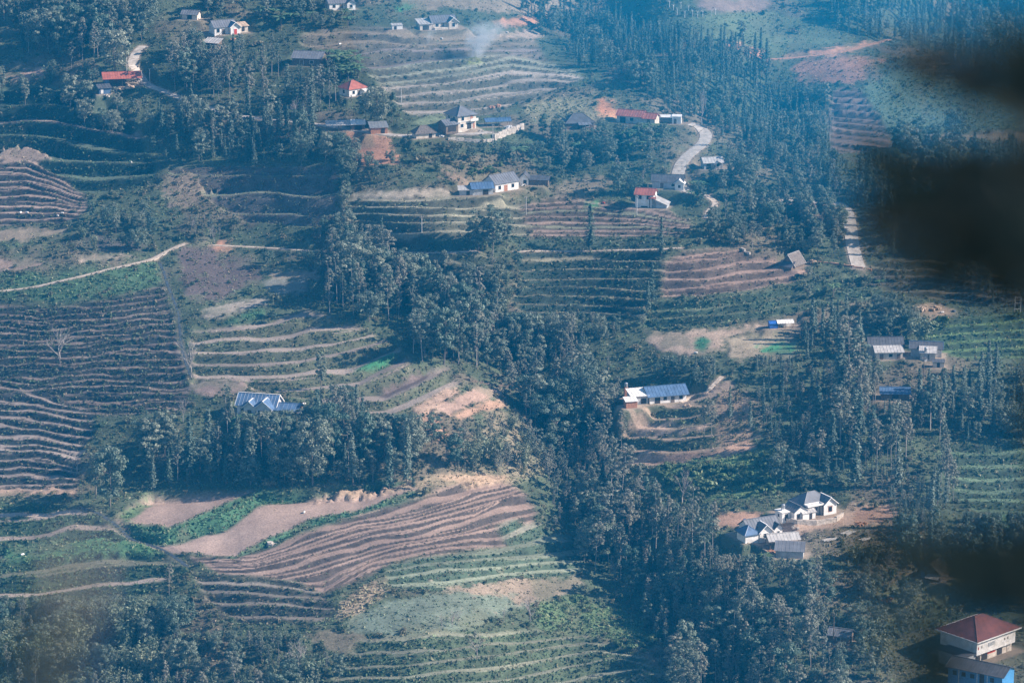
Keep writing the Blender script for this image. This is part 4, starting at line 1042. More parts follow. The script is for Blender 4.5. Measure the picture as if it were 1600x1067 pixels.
GROVES += [
 ([(535,240),(556,240),(560,345),(538,345)], {CN:2,BR:3,BB:2}, 9, (5,10), 'in the dark row by the stubble strip', 'trees of the dark row by the stubble strip'),
 ([(400,395),(510,398),(505,418),(415,420)], {BR:2,SN:1}, 14, (3,6), 'along the thin path left of the central wood', 'trees along the thin path'),
 ([(500,345),(545,340),(560,372),(500,385)], {BR:2,SN:2}, 12, (6,10), 'at the top of the central wood', 'trees at the top of the central wood'),
 ([(640,410),(800,410),(830,500),(820,540),(720,490)], {BR:3,BB:1,SN:1}, 17, (3,7), 'on the scrubby slope right of the central wood', 'trees on the scrubby slope right of the central wood'),
 ([(850,500),(1000,500),(1000,530),(900,545),(840,520)], {BR:3,SN:2}, 14, (4,9), 'below the dark terraces of the centre', 'trees below the dark terraces'),
 ([(1130,440),(1420,425),(1400,470),(1240,500)], {BR:2,BB:1,BN:1}, 26, (2.2,4.5), 'on the green terraces below the thatched hut', 'trees on the green terraces'),
 ([(300,500),(420,470),(440,500),(330,540),(300,560)], {BR:2,BB:1}, 18, (3,6), 'on the bank right of the narrow channel', 'trees on the bank by the channel'),
 ([(840,215),(1040,205),(1050,300),(870,300),(820,250)], {BR:4,SN:1,BB:1}, 20, (3,7), 'on the rough slope below the red longhouse', 'trees on the rough slope below the longhouse'),
 ([(1100,240),(1240,250),(1330,300),(1320,400),(1180,395),(1100,340)], {BR:3,SN:1,CN:1}, 18, (3,8), 'on the slope right of the road', 'trees on the slope right of the road'),
 ([(0,645),(20,650),(120,690),(130,770),(0,775)], {'bare_tree':1}, 60, (5,7), 'on the curved terraces at the left', 'bare trees on the curved terraces'),
 ([(560,985),(820,950),(900,985),(700,1000)], {BR:2,BB:1}, 22, (2.2,4), 'on the bank of the bottom terraces', 'trees on the bank of the bottom terraces'),
]
for g in GROVES: grove(*g)
# scattered shrubs, on the rough ground between the fields
def weighted_points(W, n, seed):
    r_ = np.random.default_rng(seed)
    P = W[1:, 1:] * (np.diff(US)[None, :] * np.diff(VS)[:, None])
    inn = (US[1:][None, :] > -60) & (US[1:][None, :] < 1660) & (VS[1:][:, None] > -40) & (VS[1:][:, None] < 1130)
    P = (P * np.where(inn, 1, .12)).ravel(); c = np.cumsum(P); k_ = np.searchsorted(c, r_.uniform(0, c[-1], n))
    j, i = np.divmod(k_, NU - 1)
    u = US[i] + r_.uniform(0, 1, n) * (US[i + 1] - US[i]); v = VS[j] + r_.uniform(0, 1, n) * (VS[j + 1] - VS[j])
    return u, v
su, sv = weighted_points(SHRUB * (.25 + TUFT) * (.3 + 1.4 * nA), 900, 5)
for u, v in zip(su, sv):
    if len([1 for p in PLANTS if p['kind'] == 'shrub']) >= 280: break
    if 0 < u < 1600 and 0 < v < 1067: plant('shrub', u, v, rng.uniform(1.3, 3.0), 'on the rough ground between the fields', 'shrubs between the fields')
for poly, n, wh, gp in [([(840,940),(900,935),(990,965),(1030,990),(1010,1030),(930,1000),(850,985)], 60, 'in the bright green thicket at the bottom', 'shrubs of the bright green thicket'), ([(1030,730),(1200,705),(1225,725),(1215,765),(1120,778),(1040,765)], 55, 'on the green bank above the white houses', 'shrubs on the green bank above the white houses'),
                    ([(715,262),(790,258),(790,272),(720,276)], 8, 'above the farmhouse in the centre', 'shrubs above the central farmhouse'), ([(1440,505),(1600,490),(1600,505),(1470,515)], 14, 'on the green plot at the right', 'shrubs on the green plot at the right')]:
    us = [p[0] for p in poly]; vs = [p[1] for p in poly]
    for _ in range(n * 3):
        u, v = rng.uniform(min(us), max(us)), rng.uniform(min(vs), max(vs))
        if in_poly(np.array(u), np.array(v), poly): plant('lush_shrub', u, v, rng.uniform(1.2, 3.0), wh, gp, dmin=1.2)

# ------------------------------------------------------------------ turn the list into things
NOUN = {'conifer_tree': ('dark green conifer', 'conifer'), 'broadleaf_tree': ('bushy broadleaf tree', 'tree'), 'slender_tree': ('slender pale tree', 'tree'), 'bamboo_clump': ('feathery bamboo clump', 'bamboo'), 'bare_tree': ('leafless grey tree', 'bare tree'), 'banana_plant': ('arching banana plant', 'banana plant'), 'shrub': ('low green brown shrub', 'shrub'), 'lush_shrub': ('bright green leafy shrub', 'shrub')}
def in_frame(p): return -15 < p['u'] < 1615 and -5 < p['v'] < 1067 + p['hp'] * .9
MASS = {}
byk = {}
for p in PLANTS: byk.setdefault(p['kind'], []).append(p)
THINGS = []
for kd, L in byk.items():
    vis = sorted([p for p in L if in_frame(p)], key=lambda p: -p['hp'])
    cap = 280 if kd not in ('lush_shrub',) else 150
    THINGS += vis[:cap]
    ids = {id(p) for p in vis[:cap]}
    MASS[kd] = [p for p in L if id(p) not in ids]
def fullname(kd): return 'shrub' if kd == 'lush_shrub' else kd
groups = {}
for p in THINGS:
    if p['group']: groups.setdefault((p['kind'], p['group']), []).append(p)
for (kd, gname), L in groups.items():
    noun = NOUN[kd][0]
    used = set()
    def name_one(key, word):
        for p in sorted(L, key=key):
            if id(p) not in used:
                used.add(id(p)); p['label'] = f"{word} {noun} {p['where']}"; return
    if len(L) == 1: L[0]['label'] = f"{noun} {L[0]['where']}"
    elif len(L) == 2:
        L.sort(key=lambda p: p['u']); L[0]['label'] = f"left one of two {noun}s {L[0]['where']}"; L[1]['label'] = f"right one of two {noun}s {L[1]['where']}"
        if kd == 'banana_plant':
            L[0]['label'] = f"left of two banana plants {L[0]['where']}"; L[1]['label'] = f"right of two banana plants {L[1]['where']}"
    else:
        name_one(lambda p: -p['hp'], 'tallest'); name_one(lambda p: p['u'], 'leftmost'); name_one(lambda p: -p['u'], 'rightmost')
        if len(L) > 4: name_one(lambda p: -p['v'], 'lowest standing'); name_one(lambda p: p['v'], 'highest standing')
        uu = sorted(p['u'] for p in L); vv = sorted(p['v'] for p in L); q = lambda a, t: a[min(len(a) - 1, int(len(a) * t))]
        for p in L:
            if id(p) in used: continue
            if len(L) < 9: p['label'] = f"{noun} {p['where']}"; continue
            col_ = 'left' if p['u'] < q(uu, .34) else ('right' if p['u'] > q(uu, .67) else 'middle'); row_ = 'upper' if p['v'] < q(vv, .5) else 'lower'
            if len(L) > 40:
                row_ = 'topmost' if p['v'] < q(vv, .25) else ('upper' if p['v'] < q(vv, .5) else ('lower' if p['v'] < q(vv, .75) else 'bottom'))
                col_ = 'far left' if p['u'] < q(uu, .2) else ('left' if p['u'] < q(uu, .4) else ('middle' if p['u'] < q(uu, .6) else ('right' if p['u'] < q(uu, .8) else 'far right')))
            p['label'] = f"{noun} {p['where']}, {row_} {col_}"
for p in THINGS:
    if p['group'] is None: p['label'] = f"{NOUN[p['kind']][0]} {p['where']}"
    tm, cm, jm, hh, rr = PROTO[p['kind']][p['pi']]
    e = empty(fullname(p['kind']), (p['x'], p['y'], p['z']), p['rz'])
    sx = rng.uniform(.75, 1.35); e.scale = (p['s'] * sx, p['s'] * sx, p['s'])
    tag(e, p['label'], NOUN[p['kind']][1], p['group'])
    for me in (tm, cm):
        o = bpy.data.objects.new(me.name.split('.')[0], me); o.parent = e; COL.objects.link(o)

def instancer(name, protos, rows, label, cat=None):
    """stuff: one object that scatters whole plants over points (x, y, z, scale, turn, which)"""
    if not rows: return None
    col = bpy.data.collections.new(name + '_kinds')
    for i, me in enumerate(protos):
        o = bpy.data.objects.new(f'{name}_kind_{i:02d}', me); col.objects.link(o)
    me = bpy.data.meshes.new(name); n = len(rows); A = np.array(rows, np.float32)
    me.vertices.add(n); me.vertices.foreach_set('co', A[:, :3].ravel())
    for nm, arr in (('psc', A[:, 3]), ('prz', A[:, 4])):
        a = me.attributes.new(nm, 'FLOAT', 'POINT'); a.data.foreach_set('value', np.ascontiguousarray(arr))
    a = me.attributes.new('pix', 'INT', 'POINT'); a.data.foreach_set('value', A[:, 5].astype(np.int32))
    ob = link(name, me)
    ng = bpy.data.node_groups.new(name, 'GeometryNodeTree')
    ng.interface.new_socket('Geometry', in_out='INPUT', socket_type='NodeSocketGeometry'); ng.interface.new_socket('Geometry', in_out='OUTPUT', socket_type='NodeSocketGeometry')
    N = ng.nodes; gi = N.new('NodeGroupInput'); go = N.new('NodeGroupOutput')
    ci = N.new('GeometryNodeCollectionInfo'); ci.inputs['Collection'].default_value = col; ci.inputs['Separate Children'].default_value = True; ci.inputs['Reset Children'].default_value = True
    ip = N.new('GeometryNodeInstanceOnPoints'); ip.inputs['Pick Instance'].default_value = True
    def attr(nm, t):
        q = N.new('GeometryNodeInputNamedAttribute'); q.data_type = t; q.inputs['Name'].default_value = nm; return q.outputs['Attribute']
    cx = N.new('ShaderNodeCombineXYZ'); ng.links.new(attr('prz', 'FLOAT'), cx.inputs[2])
    cs = N.new('ShaderNodeCombineXYZ'); sc_ = attr('psc', 'FLOAT')
    for q in range(3): ng.links.new(sc_, cs.inputs[q])
    ng.links.new(gi.outputs[0], ip.inputs['Points']); ng.links.new(ci.outputs[0], ip.inputs['Instance']); ng.links.new(attr('pix', 'INT'), ip.inputs['Instance Index'])
    ng.links.new(cx.outputs[0], ip.inputs['Rotation']); ng.links.new(cs.outputs[0], ip.inputs['Scale']); ng.links.new(ip.outputs[0], go.inputs[0])
    md = ob.modifiers.new('scatter', 'NODES'); md.node_group = ng
    tag(ob, label, cat, kind='stuff')
    return ob

allow = {'conifer_tree': ('conifer_forest', 'far mass of dark conifers filling the ravines', 'forest'), 'broadleaf_tree': ('broadleaf_forest', 'mass of broadleaf trees filling the gaps of the woods', 'forest'), 'slender_tree': ('mixed_forest', 'mass of slender trees filling the gaps of the woods', 'forest'), 'bamboo_clump': ('bamboo_thicket', 'mass of bamboo between the trees', 'thicket'), 'bare_tree': None, 'banana_plant': None, 'shrub': None, 'lush_shrub': None}
for kd, L in MASS.items():
    if allow.get(kd): instancer(allow[kd][0], [q[2] for q in PROTO[kd]], [(p['x'], p['y'], p['z'], p['s'], p['rz'], p['pi']) for p in L], allow[kd][1], allow[kd][2])
# undergrowth: too many to count
su, sv = weighted_points(SHRUB * (.2 + np.minimum(TUFT, 1)) * (.25 + 1.5 * nA ** 1.3), 11000, 6)
rows = []
for u, v in zip(su, sv):
    y = float(np.exp(lnY_at(u, v))); x = y * (u - 800) / FPX / float(ray_y(v))
    if on_site(x, y, .3) or on_road(x, y, 2.2): continue
    rows.append((x, y, float(bil(GZ, u, v)) - .1, rng.uniform(.22, .8), rng.uniform(0, 6.28), rng.integers(6)))
instancer('undergrowth', [q[2] for q in PROTO['shrub']], rows, 'low scrub and undergrowth covering the rough ground', 'scrub')

# grass and weeds on the terrace faces
NT = 130000
tu, tv_ = weighted_points(np.clip(TUFT, 0, 2) ** 1.2, NT, 9)
x0 = np.exp(lnY_at(tu, tv_)); X = x0 * (tu - 800) / FPX / ray_y(tv_); Z = bil(GZ, tu, tv_)
base = np.column_stack([X, x0, Z])
cg = np.stack([bil(CC[..., c], tu, tv_) for c in range(3)], 1)
sz = rng.uniform(.16, .46, NT) * (.7 + .6 * bil(TUFT, tu, tv_).clip(0, 1.4))
nq = 3
C = np.repeat(base, nq, 0) + np.column_stack([rng.normal(size=NT * nq) * .22, rng.normal(size=NT * nq) * .22, np.repeat(sz, nq) * rng.uniform(.15, .7, NT * nq)])
Nn = np.column_stack([rng.normal(size=NT * nq), rng.normal(size=NT * nq) - .2, rng.normal(size=NT * nq) * .7 + .3])
Vt, Ft = leaf_quads(C, Nn, np.repeat(sz, nq), rng, 1.7)
me = mesh_np('grass', Vt, Ft, [M['tuft']])
pal = np.array([(.06, .11, .05), (.10, .14, .065), (.17, .15, .09), (.26, .21, .14), (.05, .085, .055)])
wch = pal[rng.choice(5, NT, p=[.3, .28, .18, .09, .15])]
tc = (.85 * cg + .65 * wch) * rng.uniform(.75, 1.3, NT)[:, None]
set_col(me, np.repeat(np.repeat(tc, nq, 0), 4, 0))
tag(link('grass', me), 'grass and weeds on the terrace banks and rough ground', 'grass', kind='stuff')
# ------------------------------------------------------------------ houses
def rotated(pts, turn):
    """turn = True swaps the roof's axes (ridge along depth)"""
    return [((-p[1], p[0], p[2]) if turn else p) for p in pts]

def block(parent, c=(0, 0), w=8., d=6., h=3., roof='gable', ridge='x', rh=1.8, ov=.5, wall='white', roofm='roof_grey', z0=0., openings=(), trim=None, ribs=True, posts=False, th=.1, parapet=0., low='f'):
    """one wing of a house: walls, roof (> ridge cap, ribs), doors and windows"""
    x0, y0 = c
    turn = ridge == 'y'
    W, D_ = (d, w) if turn else (w, d)              # W along the ridge
    def P(pts): return [(p[0] + x0, p[1] + y0, p[2] + z0) for p in rotated(pts, turn)]
    hw, hd = W / 2, D_ / 2
    rmat = roofm if isinstance(roofm, (tuple, list)) else (roofm, roofm)
    if wall:
        mb = MB(); b = -.9
        if roof == 'gable':
            prof = [(-hd, b), (hd, b), (hd, h), (0, h + rh), (-hd, h)]
        elif roof == 'shed':
            lo_, hi_ = (h, h + rh) if low == 'f' else (h + rh, h)
            prof = [(-hd, b), (hd, b), (hd, hi_), (-hd, lo_)]
        else:
            prof = [(-hd, b), (hd, b), (hd, h), (-hd, h)]
        n_ = len(prof)
        A_ = [(-hw, p[0], p[1]) for p in prof]; B_ = [(hw, p[0], p[1]) for p in prof]
        mb.add(P(A_ + B_), [tuple(range(n_ - 1, -1, -1)), tuple(range(n_, 2 * n_))] + [(i, (i + 1) % n_, n_ + (i + 1) % n_, n_ + i) for i in range(n_)])
        mb.build('wall', M[wall], parent)
    if posts:
        for sx in (-1, 0, 1):
            for sy in (-1, 1):
                mb = MB(); mb.box((x0 + sx * (w / 2 - .15), y0 + sy * (d / 2 - .15), z0 + h / 2 - .25), (.16, .16, h + .5)); mb.build('post', M['wood'], parent)
    X = hw + ov; Y = hd + ov; sl = rh / hd; ze = h - ov * sl + .06; zr = h + rh + .06
    rf = None
    def ribset(mb, a, b_, c_, d__, n_):
        """thin ribs running down a slope between eave a-b and ridge d-c"""
        for i in range(n_ + 1):
            t = i / n_
            e = [a[q] + (b_[q] - a[q]) * t for q in range(3)]; g = [d__[q] + (c_[q] - d__[q]) * t for q in range(3)]
            mb.add([(e[0] - .05, e[1], e[2]), (e[0] + .05, e[1], e[2]), (g[0] + .05, g[1], g[2]), (g[0] - .05, g[1], g[2]), (e[0], e[1], e[2] + .07), (g[0], g[1], g[2] + .07)], [(0, 1, 4), (1, 2, 5, 4), (3, 0, 4, 5), (2, 3, 5)])
    def emit(name, fn, mat, par):
        mb = MB(); fn(mb); mb.v = P(mb.v); return mb.build(name, M[mat], par)
    if roof == 'gable':
        fr = [(-X, -Y, ze), (X, -Y, ze), (X, .0, zr), (-X, .0, zr)]; bk = [(X, Y, ze), (-X, Y, ze), (-X, 0, zr), (X, 0, zr)]
        if rmat[0] == rmat[1]:
            rf = emit('roof', lambda mb: (mb.slab(fr, th), mb.slab(bk, th)), rmat[0], parent)
        else:
            rf = emit('roof', lambda mb: mb.slab(fr, th), rmat[0], parent); rb = emit('roof', lambda mb: mb.slab(bk, th), rmat[1], parent)
            rb['label'] = 'paler rear roof slope'
        if ribs:
            emit('ribs', lambda mb: (ribset(mb, *fr, max(3, int(W / .9))), ribset(mb, *bk, max(3, int(W / .9)))), rmat[0], rf)
        emit('ridge_cap', lambda mb: mb.box((0, 0, zr + .03), (2 * X + .1, .34, .1)), rmat[0] if not trim else trim, rf)
        if trim:
            def fas(sx):
                def f(mb):
                    mb.slab([(sx * (X + .06) - .07, -Y, ze + .05), (sx * (X + .06) + .07, -Y, ze + .05), (sx * (X + .06) + .07, 0, zr + .05), (sx * (X + .06) - .07, 0, zr + .05)], .26)
                    mb.slab([(sx * (X + .06) - .07, 0, zr + .05), (sx * (X + .06) + .07, 0, zr + .05), (sx * (X + .06) + .07, Y, ze + .05), (sx * (X + .06) - .07, Y, ze + .05)], .26)
                return f
            for sx in (-1, 1): emit('verge_board', fas(sx), trim, rf)
    elif roof == 'hip':
        q = max(hw - hd, .3)
        a, b_, c_, e = (-X, -Y, ze), (X, -Y, ze), (X, Y, ze), (-X, Y, ze); r1, r2 = (-q, 0, zr), (q, 0, zr)
        def f(mb): mb.slab([a, b_, r2, r1], th); mb.slab([b_, c_, r2], th); mb.slab([c_, e, r1, r2], th); mb.slab([e, a, r1], th)
        rf = emit('roof', f, rmat[0], parent)
        emit('ridge_cap', lambda mb: [mb.tube([p, q_], .13, .13, 4) for p, q_ in ((r1, r2), (a, r1), (e, r1), (b_, r2), (c_, r2))], rmat[1], rf)
        if trim:
            emit('fascia', lambda mb: (mb.box((0, -Y - .06, ze - .14), (2 * X + .24, .12, .32)), mb.box((0, Y + .06, ze - .14), (2 * X + .24, .12, .32)), mb.box((-X - .06, 0, ze - .14), (.12, 2 * Y, .32)), mb.box((X + .06, 0, ze - .14), (.12, 2 * Y, .32))), trim, rf)
    elif roof == 'shed':
        s2 = rh / (2 * hd); zl, zh = h - ov * s2 + .07, h + rh + ov * s2 + .07
        za, zb = (zl, zh) if low == 'f' else (zh, zl)
        pl = [(-X, -Y, za), (X, -Y, za), (X, Y, zb), (-X, Y, zb)]
        rf = emit('roof', lambda mb: mb.slab(pl, th), rmat[0], parent)
        if ribs: emit('ribs', lambda mb: ribset(mb, *pl, max(3, int(W / .9))), rmat[0], rf)
    elif roof == 'flat':
        rf = emit('roof', lambda mb: mb.slab([(-X, -Y, h + .16), (X, -Y, h + .16), (X, Y, h + .16), (-X, Y, h + .16)], .16), rmat[0], parent)
        if parapet:
            emit('parapet', lambda mb: (mb.box((0, -Y + .08, h + .16 + parapet / 2), (2 * X, .16, parapet)), mb.box((0, Y - .08, h + .16 + parapet / 2), (2 * X, .16, parapet)), mb.box((-X + .08, 0, h + .16 + parapet / 2), (.16, 2 * Y - .32, parapet)), mb.box((X - .08, 0, h + .16 + parapet / 2), (.16, 2 * Y - .32, parapet))), wall or 'white', rf)
    for op in openings:
        side, pos, zb, ow, oh, kind = op[:6]
        mat = op[6] if len(op) > 6 else None
        def place(off, ww, hh, dep, zc):
            if side == 'f': return ((x0 + pos, y0 - d / 2 - off, z0 + zc), (ww, dep, hh))
            if side == 'b': return ((x0 + pos, y0 + d / 2 + off, z0 + zc), (ww, dep, hh))
            if side == 'r': return ((x0 + w / 2 + off, y0 + pos, z0 + zc), (dep, ww, hh))
            return ((x0 - w / 2 - off, y0 + pos, z0 + zc), (dep, ww, hh))
        if kind == 'window':
            mb = MB(); mb.box(*place(.02, ow + .24, oh + .24, .10, zb + oh / 2)); wo = mb.build('window', M[mat or 'trim'], parent)
            mb = MB(); mb.box(*place(.06, ow, oh, .06, zb + oh / 2)); mb.build('pane', M['glass'], wo)
        elif kind == 'door':
            mb = MB(); mb.box(*place(.02, ow + .2, oh + .1, .08, zb + oh / 2)); do = mb.build('door', M['trim'], parent)
            mb = MB(); mb.box(*place(.06, ow, oh - .05, .06, zb + oh / 2)); mb.build('door_leaf', M[mat or 'wood'], do)
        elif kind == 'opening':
            mb = MB(); mb.box(*place(.03, ow, oh, .08, zb + oh / 2)); mb.build('opening_shade', M['dark'], parent)  # closed dark box on the wall, painted as the shade inside
        elif kind == 'panel':
            mb = MB(); mb.box(*place(.05, ow, oh, .1, zb + oh / 2)); mb.build('wall_panel', M[mat], parent)
        elif kind == 'balcony':
            dep = 1.2
            mb = MB(); mb.box(*place(dep / 2, ow, .18, dep, zb)); bo = mb.build('balcony', M[mat or 'white'], parent)
            mb = MB(); mb.box(*place(dep - .06, ow, .8, .08, zb + .5)); mb.build('railing', M[mat or 'white'], bo)
        elif kind == 'awning':
            dep = 2.2
            mb = MB()
            if side == 'f': pts = [(x0 + pos - ow / 2, y0 - d / 2 - dep, z0 + zb - .5), (x0 + pos + ow / 2, y0 - d / 2 - dep, z0 + zb - .5), (x0 + pos + ow / 2, y0 - d / 2, z0 + zb), (x0 + pos - ow / 2, y0 - d / 2, z0 + zb)]
            else: pts = [(x0 + w / 2, y0 + pos - ow / 2, z0 + zb), (x0 + w / 2 + dep, y0 + pos - ow / 2, z0 + zb - .5), (x0 + w / 2 + dep, y0 + pos + ow / 2, z0 + zb - .5), (x0 + w / 2, y0 + pos + ow / 2, z0 + zb)]
            mb.slab(pts, .08); ao = mb.build('awning', M[mat or 'roof_pale'], parent)
            for s in (-1, 1):
                mb = MB()
                pp = (x0 + pos + s * (ow / 2 - .1), y0 - d / 2 - dep + .1) if side == 'f' else (x0 + w / 2 + dep - .1, y0 + pos + s * (ow / 2 - .1))
                mb.box((pp[0], pp[1], z0 + (zb - .5) / 2 - .1), (.12, .12, zb - .5)); mb.build('awning_post', M['trim'], ao)

def house(key, name, label, cat, blocks):
    p = HP[key]; e = empty(name, p, R(HS[key][2]))
    for b in blocks: block(e, **b)
    if key == 'h26': e.scale = (1.15, 1.1, 1.1)
    return tag(e, label, cat)
D = dict
WIN = 'window'; DOOR = 'door'
house('h1', 'house', 'white house with a grey roof cut by the top edge', 'house', [D(w=10, d=6, h=3, rh=1.8, openings=[('f', -3, .9, 1.2, 1.3, WIN), ('f', 0, 0, 1.3, 2.2, DOOR), ('f', 3, .9, 1.2, 1.3, WIN), ('r', 0, .9, 1.2, 1.3, WIN)]), D(c=(3.6, -3.2), w=3.4, d=3.2, h=2.8, ridge='y', rh=1.2, openings=[('f', 0, .9, 1.1, 1.3, WIN)])])
house('h2', 'house', 'cream farmhouse with grey gables beside the smoke at the top', 'house', [D(c=(.8, .5), w=10, d=6, h=3, rh=2.0, wall='cream', openings=[('f', -3, .9, 1.3, 1.3, WIN), ('f', -.6, 0, 1.4, 2.3, DOOR)]), D(c=(4.2, -2.0), w=3.8, d=4.2, h=3.0, ridge='y', rh=1.5, wall='cream', trim='trim', openings=[('f', 0, .9, 1.2, 1.5, WIN), ('r', 0, .9, 1.2, 1.3, WIN)]),
      D(c=(-7, -.4), w=5, d=5, h=2.5, roof='shed', rh=1.2, roofm='roof_pale', wall='cream', openings=[('f', 0, 0, 2.6, 1.8, 'opening')]), D(c=(-.9, -3.4), w=5.6, d=1.8, h=.6, roof='flat', wall='cream', roofm='cream', ov=.05)])
house('h2b', 'shed', 'tiny white shed left of the farmhouse at the top', 'shed', [D(w=4.2, d=2.2, h=1.7, roof='shed', rh=.4, roofm='roof_pale', ov=.2, openings=[('f', -.8, 0, 1.0, 1.3, 'opening')])])
house('h3', 'house', 'white house with grey roof in the trees at the upper left', 'house', [D(c=(-1, .3), w=9, d=6.5, h=3.2, rh=2.0, openings=[('f', -3, .9, 1.2, 1.4, WIN), ('f', -.8, 0, 1.3, 2.2, DOOR)]), D(c=(2.6, -2.6), w=4, d=4.4, h=3.2, ridge='y', rh=1.6, roofm='roof_blue', trim='trim', openings=[('f', 0, 0, 1.2, 2.2, DOOR, 'red_paint'), ('r', 0, .9, 1.1, 1.2, WIN)]), D(c=(7, .4), w=4, d=4, h=2.6, roof='shed', rh=.8, wall='cream', roofm='timber', openings=[('f', 0, .4, 1.2, 1.8, 'opening')])])
house('h3b', 'shed', 'pale roofed shed just below the white house at the upper left', 'shed', [D(w=6, d=3.6, h=2.2, roof='shed', rh=1.1, roofm='roof_pale', wall='wood')])
house('h3c', 'shed', 'grey roofed shed left of the white house at the upper left', 'shed', [D(w=6.5, d=4, h=2.3, rh=1.3, roofm='roof_grey', wall='cream', openings=[('f', 0, .2, 2.0, 1.6, 'opening')])])
house('h4', 'barn', 'open barn with a long red roof beside the curving lane', 'barn', [D(w=14, d=8.5, h=3.2, rh=1.7, roofm=('roof_red', 'roof_red'), wall=None, posts=True, ov=.6), D(c=(-2.5, 2.2), w=8, d=3.2, h=2.9, roof='flat', roofm='wood', wall='wood', ov=0), D(c=(-6.0, -.5), w=1.6, d=7.2, h=3.0, roof='flat', roofm='roof_blue', wall='roof_blue', ov=.0)])
house('h4b', 'shed', 'small dark shed with white boards at the left end of the red roofed barn', 'shed', [D(w=4.6, d=3.6, h=2.4, roof='shed', rh=.7, roofm='roof_dark', wall='roof_blue', openings=[('f', -1.2, .2, 1.0, 1.8, 'panel', 'white'), ('r', 0, .2, 1.2, 1.6, 'panel', 'white')])])
house('h5', 'house', 'broad grey roof half hidden among trees above the small red roofed house', 'house', [D(w=11.5, d=9, h=3, rh=2.0, roofm='roof_grey', wall='wood', openings=[('f', -2, 0, 1.4, 2.2, DOOR), ('f', 2, .9, 1.4, 1.2, WIN)])])
house('h6', 'house', 'small white house with a bright red hipped roof above the trees', 'house', [D(w=8, d=7, h=3.1, roof='hip', rh=2.3, roofm='roof_red', openings=[('f', -2, .9, 1.1, 1.3, WIN), ('f', .4, 0, 1.2, 2.2, DOOR), ('f', 2.6, 2.7, 2.6, 0, 'awning', 'white'), ('l', 0, .9, 1.1, 1.3, WIN)])])
house('h7', 'long_shed', 'long low shed with a pale patched roof along the lane', 'shed', [D(c=(-2.6, 0), w=9, d=4, h=2.4, roof='shed', rh=.9, roofm='roof_pale', wall=None, posts=True, ov=.3), D(c=(4.6, .2), w=5, d=4, h=2.5, roof='shed', rh=1.0, roofm='white', wall='wood', ov=.3, openings=[('f', 0, .1, 2.6, 1.9, 'opening')])])
house('h7b', 'shed', 'orange walled shed with a bluish roof right of the long shed', 'shed', [D(w=6.2, d=4.4, h=2.3, roof='shed', rh=1.2, roofm='steel', wall='brick', ov=.4, openings=[('f', 1.4, 0, 1.4, 1.8, 'opening')])])
house('h8', 'two_storey_house', 'two storey house with a grey hipped roof above a white retaining wall', 'house', [
      D(c=(1.2, 0), w=8, d=8, h=5.6, roof='hip', rh=2.4, wall='cream', roofm='roof_grey', ov=.7, openings=[('f', 0, 2.9, 8.2, .25, 'panel', 'white'), ('f', -1.9, 3.4, 1.2, 1.4, WIN), ('f', 2.0, 3.3, 1.2, 2.0, DOOR, 'brick'), ('f', 2.6, 3.05, 3.4, 0, 'balcony'), ('f', -2.2, .9, 1.2, 1.3, WIN), ('f', 1.0, 0, 1.9, 2.2, 'opening'), ('f', 3.0, 0, .9, 2.1, DOOR, 'brick'), ('l', -1.5, 3.4, 1.1, 1.3, WIN), ('l', 1.8, 3.4, 1.1, 1.3, WIN), ('l', 0, .9, 1.1, 1.3, WIN)]),
      D(c=(-5.6, -1.6), w=5.4, d=5.4, h=2.7, rh=1.4, roofm='roof_grey', wall='wood', openings=[('f', 0, 0, 3.6, 2.0, 'opening')])])
house('h8b', 'barn', 'brown roofed barn with a cream front left of the two storey house', 'barn', [D(w=7.4, d=5, h=2.2, roof='hip', rh=2.0, wall='cream', roofm='thatch', ov=.6, openings=[('f', 1.8, 0, 1.2, 1.8, 'opening')])])
house('h8c', 'open_shed', 'low cluttered shed with a bluish roof right of the two storey house', 'shed', [D(w=9, d=4.2, h=2.0, rh=.8, roofm='roof_blue', wall=None, posts=True)])
house('h9', 'farmhouse', 'white farmhouse with a grey gable roof in the centre of the slope', 'house', [
      D(c=(.6, 0), w=10.5, d=7, h=3.3, rh=2.4, wall='white', roofm='roof_grey', openings=[('f', -3.4, .9, 1.2, 1.4, WIN), ('f', -.6, 0, 1.6, 2.3, DOOR, 'brick'), ('f', 2.6, .9, 1.2, 1.4, WIN), ('l', -1.6, .9, 1.1, 1.3, WIN), ('l', 1.6, .9, 1.1, 1.3, WIN)])])
house('h9b', 'shed', 'corrugated blue roofed shed on the left side of the central farmhouse', 'shed', [D(w=7.5, d=6, h=2.5, rh=1.5, roofm='roof_blue', wall='grey_wall', openings=[('f', 1, 0, 2.0, 1.9, 'opening')])])
house('h9c', 'lean_to', 'little flat topped lean-to at the far left of the central farmhouse', 'shed', [D(w=6.2, d=3, h=2.0, roof='shed', rh=.7, roofm='roof_pale', wall='grey_wall', openings=[('f', 0, 0, 1.2, 1.6, 'opening')])])
house('h9d', 'shed', 'white gabled shed with a dark lean-to right of the central farmhouse', 'shed', [D(c=(-2.2, 0), w=3.2, d=4, h=2.8, ridge='y', rh=1.5, wall='white', roofm='roof_dark', openings=[('f', .4, 0, 1.2, 1.9, 'opening')]), D(c=(3, .4), w=7, d=3.4, h=2.0, roof='shed', rh=.7, wall='wood', roofm='roof_dark')])
house('h10', 'house', 'dark roofed wooden house left of the red longhouse', 'house', [D(w=10.5, d=7, h=2.6, roof='hip', rh=2.6, wall='wood', roofm='roof_dark', openings=[('f', 0, 0, 1.4, 2.0, 'opening'), ('f', 2.8, .8, 1.2, 1.1, WIN)]), D(c=(1.5, -4.2), w=4, d=2.4, h=2.0, roof='shed', rh=.6, wall=None, posts=True, roofm='roof_grey')])
